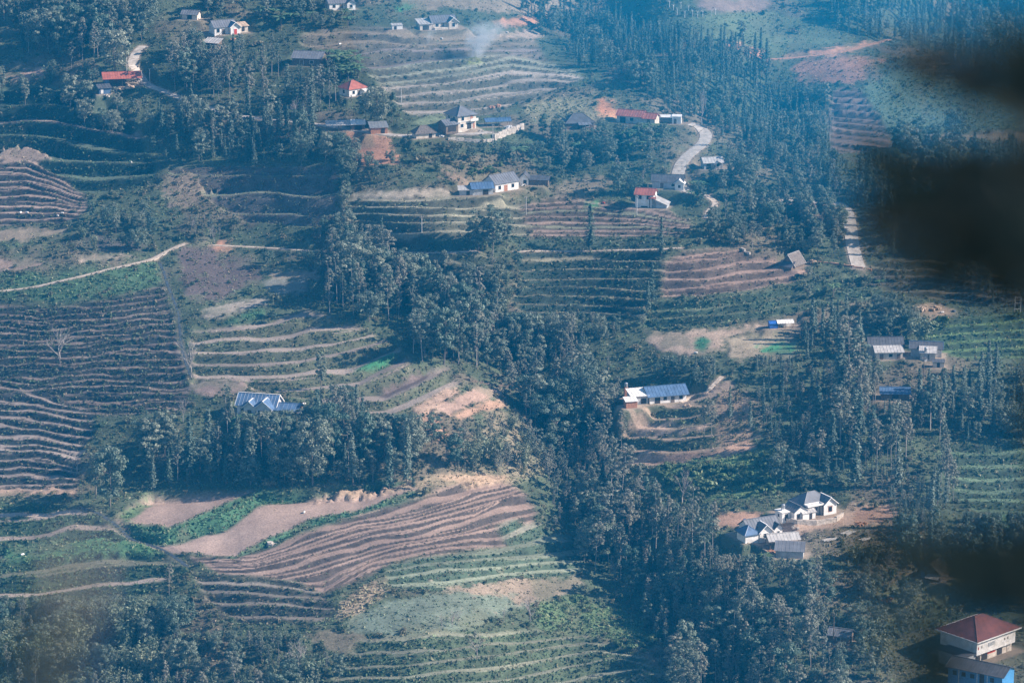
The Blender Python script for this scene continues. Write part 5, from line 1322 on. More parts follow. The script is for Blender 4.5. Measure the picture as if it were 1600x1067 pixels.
house('h11', 'longhouse', 'longhouse under a red metal roof near the top of the road bend', 'house', [D(c=(-2, 0), w=10, d=5.6, h=2.8, rh=1.7, wall='cream', roofm='roof_red', openings=[('f', -2.6, 0, 2.2, 2.1, 'opening'), ('f', 1, .8, 1.4, 1.2, WIN)]), D(c=(5.6, -.3), w=5, d=5, h=2.4, rh=1.5, wall='cream', roofm='roof_red', openings=[('f', 0, 0, 1.3, 2.0, DOOR)])])
house('h12', 'flat_building', 'white flat roofed open building beside the red longhouse', 'building', [D(c=(-1.4, 0), w=7.5, d=4.6, h=2.4, roof='flat', roofm='white', wall=None, posts=True, ov=.3), D(c=(-1.4, 1.6), w=7, d=1.2, h=2.3, roof='flat', roofm='white', wall='grey_wall', ov=.0), D(c=(4.2, 0), w=3.4, d=4.4, h=2.7, roof='flat', roofm='white', wall='white', ov=.15, openings=[('f', -.5, 0, 1.0, 2.0, DOOR)])])
house('h13', 'house', 'tall white house with a small red roof and a pale lean-to by the pole', 'house', [D(c=(-2, 0), w=6.6, d=6, h=4.8, rh=1.6, roofm='roof_red', openings=[('f', -1.6, 3.0, 1.2, 1.3, WIN), ('f', 1.4, 3.0, 1.2, 1.3, WIN), ('f', 0, 0, 2.4, .5, 'opening'), ('r', 0, 3.0, 1.2, 1.2, WIN)]), D(c=(3.9, -.4), w=4.6, d=5.6, h=1.3, roof='shed', ridge='y', rh=1.9, low='f', roofm='roof_pale', wall='grey_wall', ov=.3), D(c=(1.0, -3.4), w=2.4, d=1.0, h=3.6, roof='shed', rh=.3, roofm='roof_red', wall=None, posts=True, ov=.1)])
house('h13b', 'house', 'dark blue roofed house with white gable behind the red and white house', 'house', [D(w=11, d=6, h=2.7, rh=1.8, roofm='roof_dark', wall='grey_wall', openings=[('f', -2, 0, 1.3, 2.0, DOOR), ('f', 2, .8, 1.2, 1.1, WIN)]), D(c=(4.4, -3.0), w=3.2, d=2.4, h=2.4, ridge='y', rh=1.1, roofm='white', wall='white', openings=[('f', 0, .6, .9, 1.0, WIN)])])
house('h14', 'hut', 'small hut with pale roof and grey walls right of the road bend', 'hut', [D(w=7, d=4.6, h=2.5, rh=1.4, roofm='roof_pale', wall='grey_wall', openings=[('f', -1.8, 0, 1.6, 1.9, 'opening'), ('f', 1.8, .8, 1.1, 1.0, WIN)]), D(c=(1.6, -2.9), w=2.8, d=1.6, h=2.0, ridge='y', rh=.8, roofm='roof_pale', wall=None, posts=True, ov=.3)])
house('h15', 'hut', 'steep thatched hut at the end of the pinkish field', 'hut', [D(w=5.4, d=6.4, h=1.5, ridge='y', rh=3.3, roofm='thatch', wall='wood', ov=.5, ribs=False, trim='roof_pale', openings=[('f', 0, 0, 1.2, 1.7, 'opening')]), D(c=(0, -4.2), w=5.0, d=2.0, h=1.0, roof='shed', rh=1.3, roofm='roof_dark', wall='wood', ov=.3, ribs=False)])
house('h16', 'tarp_shelter', 'white tarpaulin shelter beside the tan field on the right', 'shelter', [D(w=5.4, d=3, h=1.8, rh=.7, roofm='white', wall=None, posts=True, ov=.2), D(c=(0, 1.2), w=5, d=.3, h=1.7, roof='flat', wall='white', roofm='white', ov=0)])
house('h16b', 'tarp_shelter', 'blue tarpaulin shelter left of the white one', 'shelter', [D(w=3, d=2.6, h=1.7, rh=.6, roofm='blue_tarp', wall='blue_tarp', ov=.15, ribs=False)])
house('h17', 'farmhouse', 'white farmhouse with a long two tone roof on the knoll', 'house', [
      D(c=(2.2, 0), w=12.5, d=7.5, h=2.9, rh=1.9, wall='white', roofm=('roof_blue', 'roof_pale'), ov=.9, openings=[('f', -3.6, 0, 1.8, 2.0, 'opening'), ('f', -1.0, .9, 1.2, 1.2, WIN), ('f', 1.6, 0, 1.3, 2.1, DOOR), ('f', 4.4, .9, 1.2, 1.2, WIN)]),
      D(c=(-7.2, -.8), w=5.6, d=5, h=3.0, roof='shed', rh=1.0, wall='grey_wall', roofm='white', openings=[('f', 1.2, .2, 1.8, 1.8, 'opening'), ('l', 0, .9, 1.1, 1.1, WIN)])])
house('h17b', 'outbuilding', 'tiny outbuilding with pale roof and brick side below the knoll farmhouse', 'shed', [D(w=3.8, d=3, h=2.3, roof='shed', rh=.6, roofm='white', wall='brick', ov=.3, openings=[('r', 0, 0, 2.8, 2.2, 'panel', 'white')])])
house('h18', 'house', 'bright white house with grey hipped roof and porch at the lower right', 'house', [
      D(c=(1.5, .6), w=10, d=7.2, h=3.5, roof='hip', rh=2.6, roofm='roof_grey', ov=.6, openings=[('l', -1, .9, 1.1, 1.4, WIN)]),
      D(c=(4.6, -2.8), w=4.6, d=4.6, h=3.5, ridge='y', rh=1.9, roofm='roof_grey', trim='trim', ov=.45, openings=[('f', 0, 1.0, 1.2, 1.5, WIN, 'brick'), ('f', 0, 2.75, 1.8, .12, 'panel', 'grey_wall'), ('r', 0, .9, 1.2, 1.4, WIN)]),
      D(c=(-.6, -3.9), w=5.6, d=2.0, h=3.35, roof='flat', roofm='white', wall=None, posts=True, ov=.1, parapet=.35),
      D(c=(-.6, -2.99), w=5.4, d=.1, h=3.2, roof='flat', roofm='white', wall='white', ov=.0, openings=[('f', -1.2, 0, 1.4, 2.4, DOOR, 'brick'), ('f', 1.2, .9, 1.3, 1.3, WIN)]),
      D(c=(-6.2, -2.2), w=4.6, d=6.0, h=2.8, ridge='y', rh=1.5, roofm='roof_grey', ov=.3, openings=[('f', -.9, 0, 1.0, 2.1, 'opening'), ('f', 1.2, .9, .9, 1.1, WIN)]),
      D(c=(-10, -1.4), w=3, d=3.6, h=2.5, roof='flat', roofm='white', ov=.3, openings=[('f', 0, 0, 1.0, 2.0, 'opening'), ('l', 0, .9, .9, .9, WIN)]),
      D(c=(-3.6, -5.4), w=4.6, d=.9, h=2.2, roof='shed', rh=.5, roofm='roof_pale', wall='white', ov=.3, openings=[('f', .6, 0, 1.0, 1.9, 'opening')])])
house('h19', 'house', 'white house with several grey gables below the bright white house', 'house', [
      D(c=(0, 0), w=10, d=6.6, h=3.2, rh=2.3, roofm='roof_grey', openings=[('f', -3.6, .9, 1.0, 1.2, WIN), ('r', 0, .9, 1.1, 1.2, WIN)]), D(c=(-.6, -3.6), w=4.2, d=3.2, h=3.1, ridge='y', rh=1.9, roofm='roof_grey', trim='trim', openings=[('f', 0, .9, 1.4, 1.4, WIN)]),
      D(c=(-5.2, -2.4), w=4.4, d=5.2, h=2.8, roof='hip', ridge='y', rh=1.7, roofm='roof_blue'), D(c=(4.2, -3.0), w=2.6, d=2.2, h=3.0, ridge='y', rh=1.2, roofm='roof_dark', openings=[('f', 0, 1.0, .8, 1.0, WIN)])])
house('h19b', 'open_shed', 'open shelter with a wide pale tan roof in front of the gabled house', 'shed', [D(w=9, d=4.4, h=2.2, rh=1.3, roofm='roof_pale', wall=None, posts=True, ov=.5), D(c=(0, 1.7), w=8.6, d=.3, h=2.1, roof='flat', wall='cream', roofm='cream', ov=0)])
house('h19c', 'shed', 'grey sheet roofed shed lowest in the white house compound', 'shed', [D(w=8, d=4.2, h=2.2, roof='shed', rh=1.4, roofm='roof_grey', wall='grey_wall', ov=.4)])
house('h20', 'long_house', 'long house with dark striped roof and a pale striped roof before it', 'house', [D(c=(0, 2.4), w=11, d=6, h=3.8, roof='gable', rh=2.0, wall='cream', roofm='roof_dark', ov=.5, openings=[('r', 0, .9, 1.2, 1.2, WIN)]), D(c=(.4, -2.8), w=8.8, d=4, h=2.6, roof='shed', rh=1.1, wall='cream', roofm='roof_pale', openings=[('f', -2.6, 0, 1.3, 2.0, DOOR), ('f', .4, .9, 1.3, 1.1, WIN), ('f', 3, 0, 1.3, 2.0, DOOR)])])
house('h20b', 'house', 'dark gabled house with pale front roof and tank right of the striped roofs', 'house', [D(c=(.2, 1.2), w=10, d=5.4, h=3.0, rh=1.6, wall='grey_wall', roofm='roof_dark', trim='roof_blue', openings=[('r', 0, .9, 1.0, 1.1, WIN)]), D(c=(.8, -3.0), w=4.8, d=3.2, h=2.4, roof='shed', rh=1.0, wall='cream', roofm='roof_pale', openings=[('f', 0, 0, 1.1, 1.9, DOOR)])])
house('h20c', 'shed', 'little cream box shed with a dark lid below the dark gabled house', 'shed', [D(w=3.6, d=2.4, h=1.8, roof='shed', rh=.4, wall='cream', roofm='roof_dark', ov=.2, openings=[('f', 0, .1, .9, 1.5, 'opening')])])
house('h21', 'shed', 'dark blue roofed shed in the trees below the striped roofs', 'shed', [D(w=9, d=5, h=2.4, rh=1.3, wall='wood', roofm='roof_blue', openings=[('f', 0, 0, 2.0, 1.8, 'opening')])])
house('h22', 'hut', 'old thatched hut in the shade at the lower right', 'hut', [D(w=6.6, d=6, h=2.6, ridge='y', rh=2.6, wall='wood', roofm='thatch', ribs=False, openings=[('f', 0, 0, 1.3, 1.9, 'opening'), ('f', -2.2, .4, 1.2, 1.8, 'panel', 'roof_blue')]), D(c=(1.5, -4), w=3, d=1.6, h=1.5, roof='shed', rh=.5, wall=None, posts=True, roofm='roof_pale')])
house('h23', 'hut', 'low grey roofed hut beside a tall pole at the bottom right', 'hut', [D(w=6, d=4.6, h=2.3, rh=1.3, wall='wood', roofm='roof_grey', openings=[('r', 0, 0, 1.2, 1.8, 'opening'), ('f', 0, .7, 1.0, 1.0, WIN)])])
house('h24', 'hall', 'large white hall with a dark red hipped roof in the bottom right corner', 'building', [
      D(c=(0, 0), w=17, d=13.5, h=3.9, z0=3.6, roof='hip', rh=3.4, wall=None, roofm=('roof_maroon', 'roof_maroon'), trim='trim', ov=.9),
      D(c=(0, 0), w=16.6, d=13.2, h=3.8, z0=3.6, roof='flat', wall='white', roofm='white', ov=0, openings=[('f', -6.2, 2.7, 3.4, .6, 'opening'), ('f', -2.1, 2.7, 3.4, .6, 'opening'), ('f', 2.1, 2.7, 3.4, .6, 'opening'), ('f', 6.2, 2.7, 3.4, .6, 'opening'), ('l', -4.2, 2.6, 3.4, .8, 'opening'), ('l', 0, 2.6, 3.4, .8, 'opening'), ('l', 4.2, 2.6, 3.4, .8, 'opening'), ('f', -2.0, .7, 2.8, 1.1, 'panel', 'grey_wall'), ('f', -7.6, .8, .3, .7, 'panel', 'red_paint'), ('f', -6.2, .9, .25, .6, 'panel', 'wood'), ('f', 3.6, .9, .25, .6, 'panel', 'wood'), ('f', 5.0, 1.0, .25, .6, 'panel', 'wood')]),
      D(c=(1.4, .3), w=13.5, d=11.6, h=3.5, roof='flat', wall='cream', roofm='cream', ov=0, openings=[('f', -5.0, .1, 2.6, 2.9, 'opening'), ('f', 1.5, .1, 2.2, 2.6, 'opening'), ('f', 5.4, .2, 1.6, 2.6, 'panel', 'stone'), ('f', -2.0, 1.5, 3.4, 1.5, 'panel', 'red_paint'), ('f', -4.6, 2.0, .3, 1.0, 'panel', 'red_paint'), ('f', -5.4, 2.0, .3, 1.0, 'panel', 'red_paint'), ('f', -6.2, 2.0, .3, 1.0, 'panel', 'red_paint')]),
      D(c=(-10.6, -1.5), w=5, d=9, h=3.2, roof='flat', wall='grey_wall', roofm='roof_dark', ov=.4, openings=[('l', -1.6, 1.0, 1.6, 1.3, WIN)])])
house('h25', 'blue_building', 'bright blue walled building with a dark roof below the red roofed hall', 'building', [
      D(c=(0, 0), w=16, d=8, h=6.2, rh=1.5, wall='blue_paint', roofm='roof_dark', ov=.7, openings=[('f', -6.0, 3.9, 1.2, 1.3, WIN, 'blue_paint'), ('f', -3.4, 3.9, 1.2, 1.3, WIN, 'blue_paint'), ('f', -.8, 3.9, 1.2, 1.3, WIN, 'blue_paint'), ('f', 2.0, 1.6, 1.4, 4.2, 'opening'), ('f', 5.0, 3.9, 1.2, 1.3, WIN, 'blue_paint'), ('f', -4.8, 0, .18, 6.0, 'panel', 'trim'), ('f', .6, 0, .18, 6.0, 'panel', 'trim'), ('f', 3.6, 0, .18, 6.0, 'panel', 'trim'), ('f', -.8, 1.0, 1.2, 1.3, WIN, 'blue_paint'), ('l', 0, 3.9, 1.2, 1.3, WIN, 'blue_paint')])])
house('h26', 'house', 'white house with blue grey roofs and white verges above the dark grove', 'house', [
      D(c=(-1.4, .8), w=11, d=6.6, h=3.1, rh=2.6, roofm='roof_blue', trim='trim', openings=[('l', 0, .9, 1.0, 1.2, WIN), ('f', -4, .9, 1.0, 1.2, WIN)]), D(c=(1.4, -3.0), w=4.6, d=3.4, h=3.1, ridge='y', rh=2.0, roofm='roof_blue', trim='trim', openings=[('f', -1.0, .7, 1.0, 1.6, WIN), ('f', 1.0, .7, 1.0, 1.6, WIN)]),
      D(c=(-2.8, -2.7), w=3.4, d=2.8, h=3.0, ridge='y', rh=1.6, roofm='roof_blue', trim='trim', openings=[('f', 0, 0, 1.2, 2.1, DOOR)]), D(c=(7.6, -.6), w=6.2, d=5.6, h=2.6, rh=1.3, roofm='roof_blue', wall='wood', openings=[('f', -.6, 0, 2.6, 2.0, 'opening'), ('r', 0, .6, 3.6, 1.6, 'panel', 'grey_wall')])])
# ------------------------------------------------------------------ things around the houses
def level(u, v): return spot(u, v)

def pole(u, v, h, label, lamp=False, wood=False):
    p = level(u, v); e = empty('utility_pole' if not lamp else 'street_lamp', p, rng.uniform(-.4, .4))
    mb = MB(); mb.tube([(0, 0, -.5), (0, 0, h)], .16, .11, 8); mb.build('shaft', M['wood' if wood else 'pole'], e)
    if lamp:
        mb = MB(); mb.tube([(0, 0, h - .3), (.5, 0, h + .2), (1.4, 0, h + .35)], .06, .05, 5); a = mb.build('arm', M['steel'], e)
        mb = MB(); mb.box((1.6, 0, h + .33), (.7, .28, .14)); mb.build('lamp_head', M['trim'], a)
    else:
        mb = MB(); mb.box((0, 0, h - .5), (1.5, .12, .14)); a = mb.build('crossarm', M['wood'], e)
        for x in (-.6, 0, .6):
            mb = MB(); mb.tube([(x, 0, h - .43), (x, 0, h - .2)], .06, .04, 6); mb.build('insulator', M['trim'], a)
    tag(e, label, 'pole' if not lamp else 'street lamp')
pole(234, 131, 6, 'street lamp on the bend of the lane by the red roofed barn', lamp=True)
pole(198, 119, 5, 'short street lamp behind the red roofed barn', lamp=True)
pole(627, 166, 7, 'pale pole standing at the left edge of the upper terraces')
pole(770, 228, 8, 'pale pole in front of the white retaining wall')
pole(822, 335, 6.5, 'pale pole on the field right of the central farmhouse')
pole(995, 336, 7, 'pale pole left of the red and white house')
pole(659, 364, 6, 'pale pole on the step above the thin central path')
pole(1302, 1005, 9, 'tall weathered pole beside the low grey roofed hut', wood=True)
pole(1443, 590, 7, 'pale pole below the dark gabled house', wood=True)

def tank(u, v, label, white=True, stand='brick', hs=1.6, host=None):
    p = level(u, v) if host is None else host
    e = empty('water_tank', p, .2)
    mb = MB(); mb.box((0, 0, hs / 2 - .3), (1.1, 1.1, hs + .6)); mb.build('stand', M[stand], e)
    mb = MB(); mb.tube([(0, 0, hs), (0, 0, hs + .08), (0, 0, hs + 1.25), (0, 0, hs + 1.3)], .58, .58, 14); b = mb.build('tank', M['steel' if white else 'blue_tarp'], e, True)
    mb = MB(); mb.tube([(0, 0, hs + 1.28), (0, 0, hs + 1.5)], .5, .18, 12); mb.build('lid', M['steel' if white else 'blue_tarp'], b)
    tag(e, label, 'water tank')
tank(978, 620, 'steel water tank on a brick stand behind the knoll farmhouse', hs=3.4)
q = HP['h18']; a_ = R(30)
tank(0, 0, 'steel water tank on the flat roof of the bright white house', stand='white', hs=.5, host=Vector((q.x + math.cos(a_) * -10 - math.sin(a_) * -1.4, q.y + math.sin(a_) * -10 + math.cos(a_) * -1.4, q.z + 2.66)))
tank(1446, 563, 'pale water tank beside the dark gabled house', stand='grey_wall', hs=3.0)
tank(1163, 836, 'blue water tank behind the house with several gables', white=False, stand='grey_wall', hs=3.6)

def wall_run(name, label, pts, h, th, mat, cat='wall'):
    """stone wall of separate blocks along a line on the ground"""
    P = [level(u, v) for u, v in pts]
    e = empty(name, P[0])
    for a, b in zip(P[:-1], P[1:]):
        d = b - a; L = math.hypot(d.x, d.y); n_ = max(1, int(L / 2.4)); ang = math.atan2(d.y, d.x)
        for i in range(n_):
            for r_ in range(max(1, int(h / 1.1))):
                hh = h / max(1, int(h / 1.1))
                t = (i + .5) / n_
                c = a + d * t - P[0]
                mb = MB(); mb.box((c.x, c.y, c.z - .2 + hh * (r_ + .5)), (L / n_ - .05, th - .06 * rng.uniform(), hh - .05), ang); mb.build('stone_block', M[mat], e)
    tag(e, label, cat)
wall_run('retaining_wall', 'tall white retaining wall climbing right of the two storey house', [(772,216),(790,212),(806,207),(818,202)], 2.6, .7, 'stone')
wall_run('retaining_wall', 'low cream yard wall in front of the two storey house', [(700,219),(725,220),(750,219),(771,217)], 1.3, .5, 'stone')
wall_run('retaining_wall', 'tan stone terrace wall below the bright white house', [(1217,815),(1245,818),(1275,820),(1306,815),(1317,806)], 1.6, .6, 'stone')
wall_run('field_wall', 'low stone wall edging the brown field by the thatched hut', [(1158,388),(1164,394),(1172,400)], .9, .6, 'stone')
wall_run('field_wall', 'thin earth wall along the road below the thatched hut', [(1278,411),(1305,413),(1335,418),(1362,424)], .8, .5, 'earth')
wall_run('field_wall', 'low dark wall at the top edge of the bare red field', [(708,588),(735,596),(765,602),(796,606)], .8, .5, 'wood')

def heap(u, v, r, label, mat, cat, n_=26, size=.5, name='rubble_heap', tall=.5):
    """pile of separate lumps"""
    p = level(u, v); e = empty(name, p, rng.uniform(0, 6))
    for i in range(n_):
        a = rng.uniform(0, 6.283); d = r * math.sqrt(rng.uniform()) ; z = (1 - d / r) * r * tall * rng.uniform(.3, 1.0)
        s = size * rng.uniform(.6, 1.4); mb = MB()
        k_ = 5; top = []; 
        vs = [(math.cos(6.283 * j / k_) * s * .6 * rng.uniform(.7, 1.2), math.sin(6.283 * j / k_) * s * .6 * rng.uniform(.7, 1.2), -s * .35) for j in range(k_)] + [(math.cos(6.283 * j / k_ + .4) * s * .45, math.sin(6.283 * j / k_ + .4) * s * .45, s * .35 * rng.uniform(.7, 1.2)) for j in range(k_)]
        fs = [tuple(range(k_ - 1, -1, -1)), tuple(range(k_, 2 * k_))] + [(j, (j + 1) % k_, k_ + (j + 1) % k_, k_ + j) for j in range(k_)]
        mb.add([(x + math.cos(a) * d, y + math.sin(a) * d * .8, zz + z) for x, y, zz in vs], fs)
        mb.build('lump', M[mat], e)
    tag(e, label, cat)
heap(201, 137, 2.6, 'orange timber heap in front of the red roofed barn', 'timber', 'heap', 30, .8)
heap(190, 139, 2.0, 'left of two orange timber heaps at the barn, smaller and rounder', 'timber', 'heap', 22, .7)
heap(168, 150, 1.6, 'tan rubble heap below the small dark shed', 'stone', 'heap', 18, .6)
heap(795, 200, 2.2, 'jumble of white sacks in the shed right of the two storey house', 'white', 'heap', 20, .7)
heap(768, 168, 1.2, 'small orange straw heap on the upper terrace, left of two', 'earth', 'heap', 14, .7)
heap(778, 166, 1.3, 'small orange straw heap on the upper terrace, right of two', 'earth', 'heap', 14, .7)
heap(1270, 410, 1.6, 'tan hay heap right of the thatched hut', 'timber', 'heap', 24, .7, tall=.9)
heap(432, 684, 2.4, 'pinkish rubble heap in the grove below the house with blue roofs', 'earth', 'heap', 24, .7)
heap(1440, 483, 2.4, 'left heap of sawn timber on the dark slope at the right', 'timber', 'heap', 22, .8, tall=.3)
heap(1462, 482, 2.4, 'right heap of sawn timber on the dark slope at the right', 'timber', 'heap', 22, .8, tall=.3)
heap(425, 851, 1.2, 'pale boulder pile at the foot of the green hedge', 'stone', 'boulders', 6, 1.6)
heap(1385, 935, 3.0, 'red brick heap on the bank below the thatched hut', 'brick', 'heap', 34, .5, tall=.15)

heap(1242, 824, 1.4, 'grey rubble heap on the bank under the terrace wall of the white house', 'stone', 'heap', 18, .5)
heap(1205, 862, 1.6, 'orange earth heap in the yard of the gabled house', 'earth', 'heap', 20, .6, tall=.25)
heap(1345, 818, 2.0, 'tan earth heap on the red yard right of the white house', 'earth', 'heap', 20, .7, tall=.3)
heap(690, 214, 1.2, 'pale sacks heaped before the barn with the cream front', 'white', 'heap', 10, .6)
heap(752, 206, 1.4, 'grey rubble heap in the yard of the two storey house', 'stone', 'heap', 16, .6)
heap(818, 290, 1.2, 'small white clutter heap right of the central farmhouse', 'white', 'heap', 10, .5)
heap(1075, 634, 1.2, 'brown firewood heap at the right end of the knoll farmhouse', 'timber', 'heap', 16, .5)
heap(365, 62, 1.4, 'orange earth heap in front of the white house at the upper left', 'earth', 'heap', 16, .6)
def log_pile(u, v, L, n_, ang, label):
    p = level(u, v); e = empty('log_pile', p, ang)
    for i in range(n_):
        mb = MB(); y = (i - n_ / 2) * .55; mb.tube([(-L / 2 + rng.normal() * .3, y, .15 + .1 * rng.uniform()), (L / 2 + rng.normal() * .3, y + rng.normal() * .15, .15)], .13, .11, 6); mb.build('log', M['roof_pale'], e)
    tag(e, label, 'logs')
log_pile(1325, 832, 5, 5, .9, 'row of pale logs on the ground below the bright white house')
log_pile(1352, 842, 4, 4, .7, 'smaller row of pale logs at the right of the timber yard')
log_pile(1300, 842, 6, 4, .6, 'long pale logs at the left of the timber yard')

def sack(u, v, label, mat='white', s=.8):
    p = level(u, v); e = empty('sack', p, rng.uniform(0, 3))
    mb = MB(); pts = [(-.5, 0, .05), (-.42, 0, .22), (0, 0, .3), (.42, 0, .22), (.5, 0, .05)]
    mb.tube([(-.5 * s, 0, .2 * s), (-.3 * s, 0, .25 * s), (.3 * s, 0, .25 * s), (.5 * s, 0, .2 * s)], .3 * s, .26 * s, 8); mb.build('bag', M[mat], e, True)
    mb = MB(); mb.tube([(.5 * s, 0, .22 * s), (.62 * s, 0, .26 * s)], .08 * s, .14 * s, 6); mb.build('tied_neck', M[mat], e)
    tag(e, label, 'sack')
for u, v, lb, mt in [(32,333,'white sack at the left end of the brown stair terraces','white'),(42,333,'second white sack from the left on the brown stair terraces','white'),(90,338,'white sack near the right end of the brown stair terraces','white'),(97,334,'rightmost white sack on the brown stair terraces','white'),
                     (475,801,'white sack lying in the big stubble field','white'),(35,867,'white sack on the green step at the lower left','white'),(531,70,'white sack on the grey field at the top','white'),(690,62,'white sack on the burnt step below the top farmhouse','white'),(792,52,'white sack near the smoke at the top','white'),
                     (205,254,'white sack on the shaded lip at the upper left','white'),(1472,489,'white tarp bundle by the timber heaps','white'),(1480,497,'orange bundle by the timber heaps','brick'),(1490,487,'pale blue bundle by the timber heaps','roof_blue'),(1087,552,'white sack by the round green seed bed','white'),
                     (943,318,'red bundle on the field below the central farmhouse','red_paint'),(1346,612,'blue tarp bundle under the trees right of centre','blue_tarp'),(1354,620,'white bundle under the trees right of centre','white'),(475,632,'white bundle right of the house with blue roofs','white')]:
    sack(u, v, lb, mt, 1.1)

# steel frame at the right edge
p = level(1590, 490); e = empty('steel_frame', p, .1)
for x in (-1.0, 1.0):
    mb = MB(); mb.box((x, 0, 2.8), (.16, .16, 6.4)); mb.build('upright', M['trim'], e)
for z in (1.6, 3.6, 5.6):
    mb = MB(); mb.box((0, 0, z), (1.84, .12, .14)); mb.build('rung', M['trim'], e)
tag(e, 'white steel ladder frame standing at the right edge', 'frame')

# white painted orchard stakes near the top edge
for i, (u, v) in enumerate([(1046,8),(1052,14),(1058,20),(1064,10),(1070,24),(1076,15),(1082,22),(1090,24),(1098,23),(1112,22),(1118,20),(815,4),(825,3),(835,5),(846,4),(858,5),(870,4)]):
    p = level(u, v + 4); e = empty('orchard_sapling', p, rng.uniform(0, 6))
    mb = MB(); mb.tube([(0, 0, -.3), (0, 0, 2.2)], .11, .07, 5); mb.build('trunk', M['trim'], e)
    mb = MB()
    for q in range(4): mb.tube([(0, 0, 1.9), (math.cos(q * 1.6) * .6, math.sin(q * 1.6) * .6, 2.9)], .06, .02, 4)
    mb.build('branches', M['trim'], e)
    tag(e, 'white painted leafless sapling in the orchard ' + ('at the edge of the topmost brown field' if u > 1000 else 'at the very top of the conifer wood'), 'sapling', 'orchard saplings by the brown field' if u > 1000 else 'orchard saplings at the top of the conifer wood')
# white fence stakes on the far scrub slope
for i in range(9):
    u = 1408 + i * 17 + rng.uniform(-3, 3); v = 191 - i * 1.6
    p = level(u, v); e = empty('marker_stake', p)
    mb = MB(); mb.box((0, 0, .5), (.14, .14, 1.6)); mb.build('shaft', M['trim'], e)
    mb = MB(); mb.box((0, 0, 1.38), (.24, .24, .16)); mb.build('cap', M['trim'], e)
    tag(e, 'white marker stake in the line across the far scrub slope', 'stake', 'line of white stakes')

# ------------------------------------------------------------------ smoke of the field fire
def smoke(u, v, h, drift, rad, dens, label):
    """a soft plume: the air inside one closed hull, thickest along a bending axis"""
    p = level(u, v)
    k_, m_ = 16, 14; vs = []; fs = []
    for i in range(m_ + 1):
        t = i / m_; rr = rad * (.35 + 1.1 * t)
        for j in range(k_):
            a = 6.2832 * j / k_
            vs.append((drift * t * t + math.cos(a) * rr, math.sin(a) * rr, h * t))
    for i in range(m_):
        for j in range(k_):
            fs.append((i * k_ + j, i * k_ + (j + 1) % k_, (i + 1) * k_ + (j + 1) % k_, (i + 1) * k_ + j))
    fs.append(tuple(range(k_ - 1, -1, -1))); fs.append(tuple(m_ * k_ + j for j in range(k_)))
    mb = MB(); mb.add(vs, fs)
    m = bpy.data.materials.new('smoke'); m.use_nodes = True; n = m.node_tree.nodes; l = m.node_tree.links; n.remove(n['Principled BSDF'])
    pv = n.new('ShaderNodeVolumePrincipled'); pv.inputs['Color'].default_value = (.86, .91, .97, 1)
    tc = n.new('ShaderNodeTexCoord'); nz = n.new('ShaderNodeTexNoise'); nz.inputs['Scale'].default_value = .28; nz.inputs['Detail'].default_value = 4; nz.inputs['Distortion'].default_value = 1.0
    l.new(tc.outputs['Object'], nz.inputs['Vector'])
    sp = n.new('ShaderNodeSeparateXYZ'); l.new(tc.outputs['Object'], sp.inputs[0])
    def ma(op, a, b=None, clamp=False):
        q = n.new('ShaderNodeMath'); q.operation = op; q.use_clamp = clamp
        for k2, val in enumerate((a, b)):
            if val is None: continue
            if isinstance(val, (int, float)): q.inputs[k2].default_value = val
            else: l.new(val, q.inputs[k2])
        return q.outputs[0]
    t = ma('DIVIDE', sp.outputs['Z'], h, True)
    dx = ma('SUBTRACT', sp.outputs['X'], ma('MULTIPLY', ma('MULTIPLY', t, t), drift))
    wob_ = ma('MULTIPLY', ma('SUBTRACT', nz.outputs[0], .5), rad * 1.6)
    dx = ma('ADD', dx, wob_)
    rr = ma('MULTIPLY', ma('ADD', ma('MULTIPLY', t, 1.1), .35), rad)
    d2 = ma('DIVIDE', ma('SQRT', ma('ADD', ma('MULTIPLY', dx, dx), ma('MULTIPLY', sp.outputs['Y'], sp.outputs['Y']))), rr)
    core = ma('SUBTRACT', 1.0, d2, True)
    fade = ma('SUBTRACT', 1.0, t, True); fade = ma('MULTIPLY', fade, ma('MULTIPLY', ma('MULTIPLY', t, 8.0, True), 1.0))
    nn = ma('MULTIPLY', ma('SUBTRACT', nz.outputs[0], .3), 2.2, True)
    den = ma('MULTIPLY', ma('MULTIPLY', core, fade), ma('MULTIPLY', nn, dens))
    l.new(den, pv.inputs['Density']); l.new(pv.outputs[0], n['Material Output'].inputs['Volume'])
    o = mb.build('smoke', m); o.location = p - Vector((0, 0, .3))
    tag(o, label, kind='stuff')
smoke(744, 90, 15, 8, 8, .85, 'white smoke rising from the yellow patch on the upper field')
smoke(668, 71, 9, 3, 2.8, .4, 'thin smoke wisp on the burnt step below the top farmhouse')
# ------------------------------------------------------------------ the tree beside the viewer: its fringe of leaves hangs, out of focus, in the right of the view
def near_pt(u, v, d):
    """a point d metres from the lens in this direction"""
    r_ = Vector(((u - 800) / FPX, float(ray_y(v)), -float(ray_T(v)) * float(ray_y(v)))).normalized()
    return Vector((0, 0, CAM_Z)) + r_ * d
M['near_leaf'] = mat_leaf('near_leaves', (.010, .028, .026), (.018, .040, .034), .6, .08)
M['near_twig_leaf'] = mat_leaf('near_twig_leaves', (.16, .17, .05), (.2, .2, .07), .6, .3)
r_ = np.random.default_rng(91)
root = Vector((3.2, 4.4, CAM_Z - 6.2))
near = empty('leafy_tree', root)
tag(near, 'dark out of focus leafy tree close by at the right edge', 'tree')
def L(p): return tuple(Vector(p) - root)
mb = MB(); mb.tube([L(root + Vector((0, 0, -.5))), L(root + Vector((-.1, 0, 1.6))), L((2.9, 4.5, CAM_Z - 1.4)), L((2.7, 4.6, CAM_Z + 1.4))], .14, .06, 8); mb.build('trunk', M['bark'], near, True)
LC = []; LN = []; LS = []
